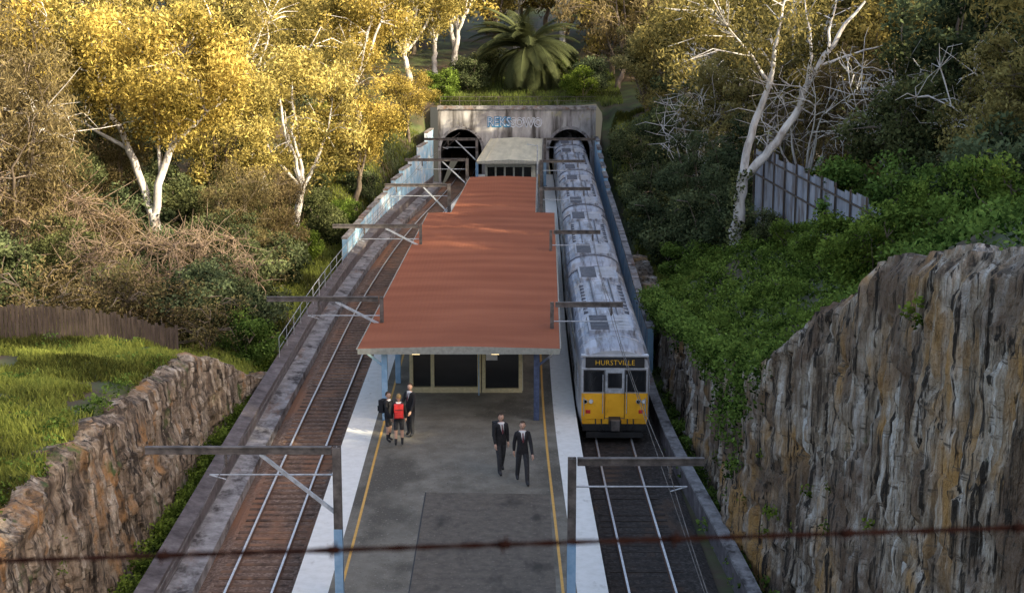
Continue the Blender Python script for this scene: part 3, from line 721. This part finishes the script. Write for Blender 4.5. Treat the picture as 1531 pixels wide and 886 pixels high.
lg=[([(0,0,-.8),(-.15,0,1.2),(-.3,0,2.6)],[.46,.38,.33]),
    ([(-.3,0,2.3),(-.9,.3,4.2),(-1.6,.2,6.4),(-2.3,-.5,8.4),(-3.3,0,11)],[.28,.25,.22,.16,.06]),
    ([(-.2,0,2.4),(.15,-.3,4.4),(.9,0,6.4),(1.5,.3,9.),(1.9,0,12)],[.27,.25,.22,.16,.06]),
    ([(.9,0,6.4),(2.6,-.6,8.2),(4.8,0,9.8)],[.14,.1,.04]),([(-1.6,.2,6.4),(-3.6,.4,7.6),(-5.4,0,8.6)],[.14,.1,.04]),
    ([(.3,-.2,5),(0,.8,8),(-.5,1.2,12)],[.13,.1,.04])]
me=make_tree('gum_hero_left',31,15,6.3,8.6,.3,104,300,1.25,.29,.34,.6,'gold','gumbark',limbs=lg,zc=11.6,hole=.38)
place('gum_tree',me,(-21.8,94,tz(-21.8,94)-.1))
rg=[([(-.1,0,-.6),(0,0,1.2),(.1,0,3.0),(.3,0,4.6)],[.42,.36,.33,.3]),
    ([(.3,0,4.3),(1.5,-.2,5.5),(2.3,-.3,6.8),(3.2,0,8.2),(4.3,.2,10.5),(5.3,0,12.2),(6.7,0,14)],[.27,.25,.23,.2,.16,.12,.06]),
    ([(.3,0,4.4),(.6,.2,6.2),(.9,.3,7.6),(1.7,.2,9.5),(1.9,0,12.2),(2.4,0,14.5)],[.24,.22,.2,.15,.1,.05]),
    ([(3.6,0,9.2),(3.9,-.3,11.),(3.5,0,13.2)],[.12,.09,.04]),([(4.8,0,11.2),(4.9,.3,13.),(5.3,0,15)],[.1,.07,.03]),
    ([(1.7,.2,9.5),(.5,0,11),(-.8,0,12.6)],[.11,.08,.03]),([(4.3,.2,10.5),(6.2,0,11.2),(7.8,.2,11.6)],[.09,.06,.03])]
me=make_tree('gum_hero_right',37,14,5.8,6.5,.3,44,200,1.2,.28,.32,.6,'olive','gumbark',limbs=rg,zc=13.0,hole=.42)
gz=4.1;gr=place('gum_tree',me,(12.7,86,max(tz(12.7,86)-.3,gz)))
r=np.random.default_rng(3);n=1500;h=r.uniform(-.3,4.8,n);a=r.uniform(0,6.28,n);C=np.stack([np.cos(a)*(.45+r.uniform(0,.3,n))+h*.06,np.sin(a)*(.45+r.uniform(0,.3,n)),h],-1)
C=C[(fbm(C[:,0]*2,C[:,2]*.8,3,2)>.5)|(C[:,0]<-.1)]
V,F,t=leaves(C,.2,.7,r,.2);o=place('trunk_ivy',quad_mesh('ivy',V,F,np.zeros(len(F)),t,['dark']),(0,0,0),parent=gr)
for k,x,d,sc in [('gumA',-15.5,108,.95),('gumB',-12.6,122,.82),('gumA',-13.5,138,1.0),('gumC',-19,118,1.05),('gumB',-27,104,1.1),('gumA',-32,92,1.1),('gumB',-24,124,1.1),
  ('gumB',-18,146,1.05),('gumA',-10.2,158,1.0),('gumB',-26,146,1.15),('gumA',-37,112,1.2),('brownA',-26.5,80,1.0),('brownA',-29,86,1.2),('brownA',-16.6,93,.62),
  ('gumB',-38,84,1.25),('brownA',-31,74,1.15),('darkB',-26.5,71,.6),('brownA',-15.2,98,.6),('gumA',-44,96,1.3),('darkB',-15.8,112,.5),('gumA',-34,130,1.3),('darkB',-16.2,88,.5),('darkA',-27,91,.6),
  ('darkB',-15.6,80,.42),('darkB',-23.5,78,.42),('darkB',-24,102,.6),('gumB',-9.8,146,.55),('brownA',-12.9,128,.5),('darkA',-28,98,.7),('gumB',-19.5,103,.8),('bare',-27.5,84,1.0),
  ('twigs',-18.5,80,.9),('twigs',-20.8,77,.8),('twigs',-15.6,82,.8),('twigs',-24.8,82,1.0),('twigs',-17.0,85,.9),('twigs',-28,76,1.1),('darkA',-19.5,104,.55),('twigs',-23,87,.7),('brownA',-24.7,96,.6)]:
    T(k,x,d,sc)
for k,x,d,sc in [('bushD',-14.2,76,1.0),('bushD',-16,76,1.1),('bushB',-17.5,74,1.1),('bushB',-19.5,74,1.2),('bushG',-13.6,80,.7),('bushD',-14.6,84,1.1),('bushB',-15.8,88,1.2),('bushD',-14.8,94,1.0),('bushB',-22,71,1.2),('bushB',-15,73.5,1.0),
   ('bushG',-14.2,103,.8),('bushD',-13.6,110,.9),('bushG',-12.8,117,.8),('bushD',-12.4,126,.8),('bushB',-18,74.5,1.1),('bushD',-25,72,1.2),('bushG',-13.2,74.5,.9),('bushD',-12.3,136,.8),('bushD',-17.2,79,.8),('bushB',-24.5,86,1.4),('bushD',-19.6,84,.7),
   ('bushD',-20.5,90,.8),('bushB',-22.6,90,.8),('bushD',-18.6,93,1.0),('bushD',-23.6,94,1.2),('bushD',-21,98,1.2),('bushD',-18.5,98,1.2)]:
    T(k,x,d,sc)
for k,x,d,sc in [('darkB',10.8,112,.62),('darkA',12.6,104,.62),('darkB',15,98,.7),('darkA',13.4,120,.75),('darkB',11.3,128,.6),('oliveA',16.5,110,.95),('oliveA',14.5,136,1.0),('gumC',19,124,1.0),('gumC',20,100,.95),
  ('oliveA',22,92,1.05),('gumC',24,108,1.1),('darkA',24,80,1.1),('darkB',20.5,76,.9),('gumC',27,70,1.0),('oliveA',22,66,.7),('darkB',29,84,1.3),('oliveA',27,98,1.3),('brownA',19.5,86,.8),('gumC',30,116,1.3),('oliveA',22,140,1.2),
  ('brownA',17.8,97,.8),('darkA',26,60,.9),('oliveA',12.8,146,.7),('gumC',17,128,.8),('darkA_lo',31,60,1.3),('bare',17.6,88,.95),('bare',20.3,80,.9),('bare',23,74,1.0),('bare',14.2,112,.9),('bare',16.5,118,1.1)]:
    T(k,x,d,sc)
for k,x,d,sc in [('bushD',10.4,106,1.1),('bushD',11.2,99,1.2),('bushD',12.3,95,1.2),('bushD',13.2,91,1.0),('bushG',10.7,93,.9),('bushD',10.6,118,1.1),('bushD',11,124,1.1),('bushG',17.2,80,1.3),('bushG',17.4,74,1.4),('bushG',18.6,68,1.2),
   ('bushG',18.5,62,1.2),('bushG',16,59,1.1),('bushG',13.5,57,1.0),('bushD',20,70,1.2),('bushG',16.8,55,1.2),('bushD',19.5,58,1.4),('bushD',11.0,135,1.2),('bushG',14.2,52,1.0),('bushG',16.5,50,1.1),('bushG',15.0,66,1.0),('bushG',14.3,71,.7),('bushG',14.0,77,.6),('bushD',13.9,82,.6)]:
    T(k,x,d,sc)
for q in range(22):  # more right-hand forest, added out of view to shade the cutting
    x=random.uniform(25,44);d=random.uniform(-4,62)
    if x/max(d,1)<.36 and d>0:continue
    T(random.choice(['darkA_lo','oliveA_lo','gumC_lo']),x,d,random.uniform(1.0,1.3))
for x,d in((34,72),(36,88),(38,104),(36,122),(34,140),(40,60),(30,132),(28,150)):T(random.choice(['darkA_lo','oliveA_lo','gumC_lo']),x,d,1.3)
# ------------------------------------------------------------------ palm
def palm():
    r=np.random.default_rng(8);Vs=[];Fs=[];Ms=[];Ts=[];o=0
    def addq(V,F,mi,t):
        nonlocal o
        Vs.append(V);Fs.append(F+o);Ms.append(np.full(len(F),mi));Ts.append(t);o+=len(V)
    zz_=np.linspace(-.3,3.2,15);rr=.5+.05*(np.arange(15)%2)+.12*(zz_>2.4)
    V,F=tube([(0,0,z) for z in zz_],rr,12);addq(V,F,0,np.full(len(V),.5))
    for q in range(110):
        a=r.uniform(0,6.28);el=r.uniform(-.6,1.4);L=r.uniform(3.8,5.2)
        s=np.linspace(0,1,22);e=el-s*1.5*(1.1-.25*el)
        hx=np.cumsum(np.cos(e))*L/22;hz=np.cumsum(np.sin(e))*L/22
        P=np.stack([np.cos(a)*hx,np.sin(a)*hx,3.2+hz],-1)
        V,F=tube(P,np.linspace(.05,.012,22),4);addq(V,F,1,np.full(len(V),.6))
        tb=r.uniform(.2,1)
        side=np.array([-np.sin(a),np.cos(a),0])
        s2=np.linspace(.12,1,46);Q=np.stack([np.interp(s2,s,P[:,c]) for c in range(3)],1);G=np.gradient(Q,axis=0);G/=np.linalg.norm(G,axis=1)[:,None]
        ll=.75*np.sin(np.pi*(s2*.82+.12))+.12
        for sg in(-1,1):
            dr=side*sg*.8+G*.55+np.array([0,0,-.28]);dr/=np.linalg.norm(dr,axis=1)[:,None]
            tip=Q+dr*ll[:,None];w=G*.035
            V=np.stack([Q-w,Q+w,tip+w*.2,tip-w*.2],1).reshape(-1,3);addq(V,np.arange(len(V)).reshape(-1,4),1,np.full(len(V),tb)*r.uniform(.8,1.1))
    return quad_mesh('palm',np.concatenate(Vs),np.concatenate(Fs),np.concatenate(Ms),np.concatenate(Ts),['bark','palm'])
place('palm_tree',palm(),(1.5,160,tz(1.5,160)-.1),0,1.35)
# ------------------------------------------------------------------ distant forest
fo=empty('distant_forest')
FP=[]
for q in range(900):
    d=random.uniform(160,212);x=random.uniform(-.40,.40)*d
    if d<178 and -6<x<9:continue
    if any((a-x)**2+(c-d)**2<5.8**2 for a,c in FP):continue
    FP.append((x,d))
    k=random.choice(['gumA','gumB','gumA','oliveA','gumC'] if x<2 else ['oliveA','brownA','gumC','gumC','gumB','oliveA'])
    T(k+'_lo',x,d,random.uniform(.85,1.25),name='tree_crown',parent=fo)
for x,d,k in((-4.5,160,'bushD'),(5.5,161,'bushG'),(-2.5,167,'bushD'),(4.5,168,'bushD'),(8,158,'bushD'),(-7,155,'bushG'),(7,155,'bushG')):T(k,x,d,1.1)
# ------------------------------------------------------------------ low vegetation
def veg(name,n,fx,d0,d1,rc,per,leaf,k,seed,lift=.3,asp=.55,dens=None,droop=0):
    r=np.random.default_rng(seed);d=r.uniform(d0,d1,n);u=r.uniform(0,1,n);x=fx(d,u)
    z=terrain(x,d)
    P=np.stack([x,d,z+r.uniform(-.1,lift,n)],-1)
    if dens is not None:P=P[fbm(x*.35+seed,d*.35,0,3)>dens]
    Q,t=clump_points(P,rc,per,r,.6)
    V,F,t=leaves(Q,leaf,asp,r,droop,t)
    return place(name,quad_mesh(name,V,F,np.zeros(len(F)),t,[k]),(0,0,0))
veg('creeper_bank',900,lambda d,u:xrB(d)+LEAN*hR(d)+.8+u**1.2*(7.0),48,92,.6,80,.16,'green',5,.4)
veg('creeper_bank',480,lambda d,u:xrB(d)+LEAN*hR(d)+1.3+u*(8),30,50,.6,80,.15,'green',6,.6)
veg('groundcover',320,lambda d,u:xrB(d)+1.+u*5,90,140,.5,60,.14,'green',9,.2,dens=.5)
veg('lawn_weeds',300,lambda d,u:xlB(d)-1.0-u*14,38,71,.4,45,.13,'green',12,.1,dens=.5)
veg('lawn_weeds',160,lambda d,u:xlB(d)-.7-u*1.2,38,70,.35,40,.13,'green',14,.15,dens=.42)
r=np.random.default_rng(44);n=620
d=r.uniform(47,84,n);hh=hR(d);down=np.abs(r.normal(0,1,n))*np.interp(d,[47,50,56,62,84],[.5,2.2,.9,.4,.25])*(fbm(d*.35,1.7,0,2)>.40)
z=hh-down+.2;x=xrB(d)+LEAN*z-.15+r.uniform(-.3,.6,n)
Q,t=clump_points(np.stack([x,d,z],-1),.45,60,r,.9);V,F,t=leaves(Q,.15,.6,r,.3,t)
place('hanging_creeper',quad_mesh('hanging_creeper',V,F,np.zeros(len(F)),t,['green']),(0,0,0))
n=90;d=r.uniform(32,62,n);z=hR(d)*r.uniform(.1,.98,n);x=xrB(d)+LEAN*z-.15
kp=fbm(d*.5,z*.5,2,2)>.6
Q,t=clump_points(np.stack([x,d,z],-1)[kp],.3,60,r,.9);V,F,t=leaves(Q,.12,.6,r,.3,t)
place('cliff_weeds',quad_mesh('cliff_weeds',V,F,np.zeros(len(F)),t,['green']),(0,0,0))
def weedstrip(name,n,fx,d0,d1,seed,thr=.48,rc=.3,k='green'):
    r=np.random.default_rng(seed);d=r.uniform(d0,d1,n);x=fx(d)+r.normal(0,.25,n);z=np.full(n,-.25)+r.uniform(0,.6,n)
    P=np.stack([x,d,z],-1)[fbm(d*.25+seed,x*.3,0,3)>thr];Q,t=clump_points(P,rc,60,r,.8);V,F,t=leaves(Q,.13,.5,r,-.3,t)
    place(name,quad_mesh(name,V,F,np.zeros(len(F)),t,[k]),(0,0,0))
weedstrip('trackside_weeds',620,lambda d:XL(d)-3.65,26,78,21,.22,.34)
weedstrip('trackside_weeds',300,lambda d:(XR(d)+off(d)+xrB(d))/2,30,78,22,.34)
def grass(name,n,fx,d0,d1,h,seed,thr=.35):
    r=np.random.default_rng(seed);d=r.uniform(d0,d1,n);x=fx(d,r.uniform(0,1,n))
    kp=fbm(x*.5+seed,d*.5,0,3)>thr;x=x[kp];d=d[kp];m=len(x)
    hh=h*r.uniform(.5,1.5,m)*(.5+fbm(x*.8,d*.8,5,2))
    C=np.stack([x,d,terrain(x,d)+hh*.4],-1)
    tn=np.clip(fbm(x*.3,d*.3,7,4)*2.6-.95+r.normal(0,.16,m),0,1)
    dv=r.normal(0,.45,(m,3));dv[:,2]=1;dv/=np.linalg.norm(dv,axis=1)[:,None]
    e=r.normal(size=(m,3));e[:,2]=0;e/=np.linalg.norm(e,axis=1)[:,None];w=.03+.02*r.uniform(0,1,m)
    V=np.stack([C-dv*hh[:,None]*.5-e*w[:,None],C-dv*hh[:,None]*.5+e*w[:,None],C+dv*hh[:,None]*.5+e*w[:,None]*.2,C+dv*hh[:,None]*.5-e*w[:,None]*.2],1).reshape(-1,3)
    place(name,quad_mesh(name,V,np.arange(4*m).reshape(-1,4),np.zeros(m),np.repeat(tn,4),['grass']),(0,0,0))
grass('grass',110000,lambda d,u:xlB(d)-.9-u*17,36,72,.24,1,.40)
grass('grass',60000,lambda d,u:xlB(d)-.5-u*9,70,148,.3,2,.25)
grass('grass',50000,lambda d,u:xrB(d)+.7+u*5,86,148,.3,3,.25)
grass('grass',16000,lambda d,u:-9+u*20,152,172,.4,4,.3)
# ------------------------------------------------------------------ people
def skin_mesh(vs,es,rs,root=0,sub=2):
    me=bpy.data.meshes.new('tmp');me.from_pydata(vs,es,[]);o=bpy.data.objects.new('tmp',me);S.collection.objects.link(o)
    m=o.modifiers.new('s','SKIN');sv=me.skin_vertices[0].data
    for i_,q in enumerate(rs):
        sv[i_].radius=q if isinstance(q,tuple) else (q,q);sv[i_].use_root=(i_==root)
    m2=o.modifiers.new('u','SUBSURF');m2.levels=sub;m2.render_levels=sub
    dg=bpy.context.evaluated_depsgraph_get();nm=bpy.data.meshes.new_from_object(o.evaluated_get(dg));bpy.data.objects.remove(o);return nm
def person(name,x,d,height,facing,stride=.2,shorts=False,pack=None,hair='hair',arms=(.15,-.15),bend=0.25,tie=True,headturn=0,lean=0):
    root=empty(name,(x,d,1.006));k=height/1.75;root.scale=(k,k,k);root.rotation_euler=(lean,0,facing)
    s=stride
    vs=[(0,0,.95),(0,-.005,1.12),(0,-.01,1.3),(0,0,1.44),(0,-.005,1.53),
        (-.165,0,1.41),(-.215,-.02+arms[0]*.45,1.14),(-.22,-.06+arms[0]*1.0-bend*.25,.90),
        (.165,0,1.41),(.215,-.02+arms[1]*.45,1.14),(.22,-.06+arms[1]*1.0-bend*.25,.90),
        (-.09,0,.9),(-.1,-.03-s*.5,.51),(-.105,-s*.9+.02,.1+max(0,-s)*.25),(-.11,-s*.9-.13,.045+max(0,-s)*.1),
        (.09,0,.9),(.1,-.03+s*.5,.51),(.105,s*.9+.02,.1+max(0,s)*.25),(.11,s*.9-.13,.045+max(0,s)*.1)]
    es=[(0,1),(1,2),(2,3),(3,4),(3,5),(5,6),(6,7),(3,8),(8,9),(9,10),(0,11),(11,12),(12,13),(13,14),(0,15),(15,16),(16,17),(17,18)]
    leg=[.095,.062 if shorts else .075,.04 if shorts else .062,.038]
    rs=[(.155,.115),(.145,.105),(.17,.12),(.12,.085),.055,.07,.054,.04,.07,.054,.04]+leg+leg
    me=skin_mesh(vs,es,rs)
    for q in('suit','trous','skin','shoe','shirt'):me.materials.append(M[q])
    for p in me.polygons:
        c=p.center;p.use_smooth=True
        if c.z>1.47 and abs(c.x)<.09:mi=2 if c.z>1.5 else 4
        elif c.z>.84 and (abs(c.x)>.17 or c.z>.86):mi=0
        elif c.z<.075+ (max(0,s)*.15 if (c.y>0 and abs(s)>.05) else 0):mi=3
        elif shorts and c.z<.56:mi=2 if c.z>.3 else 1
        else:mi=1
        p.material_index=mi
    bo=bpy.data.objects.new('body',me);S.collection.objects.link(bo);bo.parent=root
    hd=empty('head',(0,-.01,1.64));hd.parent=root;hd.rotation_euler=(0,0,headturn)
    def ball(nm,c,rr,kk,par,cut=None,sub=3):
        import bmesh
        bm=bmesh.new();bmesh.ops.create_icosphere(bm,subdivisions=sub,radius=1)
        if nm=='face':
            for v in bm.verts:
                if v.co.z<0:v.co.x*=1+.28*v.co.z;v.co.y*=1+.12*v.co.z
                if v.co.y<-.8 and abs(v.co.x)<.25 and -.35<v.co.z<.15:v.co.y-=.16*(1-abs(v.co.x)/.25)
                if v.co.y<-.6 and .05<v.co.z<.25 and .15<abs(v.co.x)<.6:v.co.y+=.06
        if cut:
            bmesh.ops.delete(bm,geom=[v for v in bm.verts if cut(v.co)],context='VERTS')
        m=bpy.data.meshes.new(nm)
        for v in bm.verts:v.co=Vector((v.co.x*rr[0]+c[0],v.co.y*rr[1]+c[1],v.co.z*rr[2]+c[2]))
        bm.to_mesh(m);bm.free();m.materials.append(M[kk])
        for p in m.polygons:p.use_smooth=True
        o=bpy.data.objects.new(nm,m);S.collection.objects.link(o);o.parent=par;return o
    ball('face',(0,0,0),(.078,.095,.118),'skin',hd)
    ball('hair',(0,.014,.026),(.086,.099,.112),hair,hd,cut=lambda c:(c.y<-.3 and c.z<.5) or c.z<-.45 or (c.y<0.1 and c.z<-.05))
    for sx in(-1,1):
        ball('eye',(sx*.028,-.086,.012),(.011,.008,.008),'shoe',hd,sub=1);ball('ear',(sx*.08,.005,0),(.012,.02,.03),'skin',hd,sub=1)
    ball('mouth',(0,-.088,-.055),(.024,.008,.006),'tie',hd,sub=1)
    b=MB()
    for sx,wi in((-1,7),(1,10)):
        w=Vector(vs[wi]);e=Vector(vs[wi-1]);dv=(w-e).normalized();n_=Vector((sx,0,0));f_=dv.cross(n_).normalized()
        if f_.y>0:f_=-f_
        b.tube([w-dv*.02,w+dv*.03,w+dv*.08,w+dv*.1],[.026,.034,.036,.028],'skin',8)
        for q,(o_,l) in enumerate(((-.027,.06),(-.009,.072),(.009,.068),(.027,.05))):
            p0=w+dv*.085+f_*-o_;p1=p0+dv*l*.55-n_*.006;p2=p0+dv*l-n_*.026;b.tube([p0,p1,p2],[.0105,.0095,.007],'skin',6)
        p0=w+dv*.03+f_*.025;b.tube([p0,p0+dv*.03+f_*.025,p0+dv*.065+f_*.03-n_*.01],[.013,.011,.008],'skin',6)
    b.obj('hands',root,smooth=True)
    if tie:
        b=MB();y=-.134
        b.add([(-.06,-.085,1.475),(.06,-.085,1.475),(.012,y-.012,1.2),(-.012,y-.012,1.2)],[(0,1,2,3)],'shirt')
        b.add([(-.016,-.098,1.455),(.016,-.098,1.455),(.024,y-.02,1.23),(0,y-.02,1.19),(-.024,y-.02,1.23)],[(0,1,2,3,4)],'tie')
        for sx in(-1,1):b.add([(sx*.06,-.09,1.48),(sx*.1,-.1,1.42),(sx*.07,y-.01,1.32),(sx*.012,y-.018,1.19)],[(0,1,2,3)],'trous')
        b.obj('shirt_and_tie',root)
    if pack:
        b=MB();b.box((-.15,.11,1.02),(.15,.3,1.47),pack);b.box((-.12,.3,1.06),(.12,.36,1.25),pack);b.box((-.13,.302,1.3),(.13,.315,1.32),'blkm')
        o=b.obj('backpack',root,bevel=.045)
        b=MB()
        for sx in(-1,1):b.tube([(sx*.1,.14,1.44),(sx*.11,.03,1.5),(sx*.11,-.1,1.44),(sx*.125,-.135,1.3),(sx*.15,-.05,1.12),(sx*.13,.12,1.08)],[.018],pack if pack!='red' else 'blkm',6)
        b.obj('backpack_straps',root)
    return root
person('schoolboy',-.42,55.3,2.32,rad(22),stride=.22,pack='suit',arms=(-.02,.12),headturn=.2)
person('schoolboy',.38,54.1,2.36,rad(8),stride=-.27,arms=(.2,-.25),headturn=-.15)
person('schoolboy',-4.95,59.4,2.05,rad(60),stride=.04,shorts=True,pack='suit',arms=(-.15,-.12),tie=False)
person('schoolboy',-4.48,58.7,2.15,rad(185),stride=.06,shorts=True,pack='red',hair='blond',arms=(-.05,-.05),tie=False,headturn=.3)
person('schoolboy',-4.12,60.2,2.2,rad(-35),stride=-.05,arms=(-.2,-.15),headturn=.3)
# ------------------------------------------------------------------ bridge under the camera + barbed wire
b=MB();b.box((-16,-3,16.4),(16,1.62,16.9),'conc');b.box((-16,1.4,16.9),(16,1.6,17.85),'conc');b.obj('road_bridge')
b=MB()
xsn=np.linspace(-2.6,2.6,200);zw=lambda x:18.3315+.0344*x
for ph in(0,math.pi):
    b.tube([(x,1.519+.0016*math.sin(x*160+ph),zw(x)+.0016*math.cos(x*160+ph)) for x in xsn],[.0019],'wire',6)
for x in np.arange(-2.5,2.5,.178):
    z=zw(x)
    for a in(.6,2.1):
        c,s_=math.cos(a)*.009,math.sin(a)*.009;b.tube([(x-.002,1.519-s_,z-c),(x+.002,1.519+s_,z+c)],[.0012,.0012],'wire',5)
    b.tube([(x-.006,1.519,z),(x+.006,1.519,z)],[.0045,.0045],'wire',6)
for x in(-2.6,2.6):b.tube([(x,1.53,17.8),(x,1.53,18.7)],[.03,.03],'steel',8)
b.obj('barbed_wire_fence')
# ------------------------------------------------------------------ light, sky, camera
w=bpy.data.worlds.new('World');S.world=w;w.use_nodes=True;nt=w.node_tree;bg=nt.nodes['Background']
sk=nt.nodes.new('ShaderNodeTexSky');sk.sky_type='NISHITA';sk.sun_disc=False
EL=25;AZ=122
sk.sun_elevation=rad(EL);sk.sun_rotation=rad(AZ);sk.altitude=50;sk.dust_density=3.0;sk.air_density=.8
mx=nt.nodes.new('ShaderNodeMix');mx.data_type='RGBA';mx.blend_type='MULTIPLY';mx.inputs['Factor'].default_value=1;mx.inputs['B'].default_value=(1,.9,.78,1)
nt.links.new(sk.outputs[0],mx.inputs['A']);nt.links.new(mx.outputs['Result'],bg.inputs[0]);bg.inputs[1].default_value=.50
l=bpy.data.lights.new('sun','SUN');l.energy=9;l.angle=rad(.5);l.color=(1,.88,.6);o=bpy.data.objects.new('sun',l);S.collection.objects.link(o)
dv=Vector((-math.sin(rad(AZ))*math.cos(rad(EL)),-math.cos(rad(AZ))*math.cos(rad(EL)),-math.sin(rad(EL))))
o.rotation_euler=dv.to_track_quat('-Z','Y').to_euler()
cam=bpy.data.cameras.new('camera');co=bpy.data.objects.new('camera',cam);S.collection.objects.link(co)
co.location=(0,0,18.9);co.rotation_euler=(rad(90-11.38),0,0);cam.sensor_width=36;cam.lens=54.08;cam.clip_end=3000;cam.clip_start=.05
cam.dof.use_dof=True;cam.dof.focus_distance=75;cam.dof.aperture_fstop=9
S.camera=co
S.view_settings.view_transform='Standard';S.view_settings.look='None';S.view_settings.exposure=0
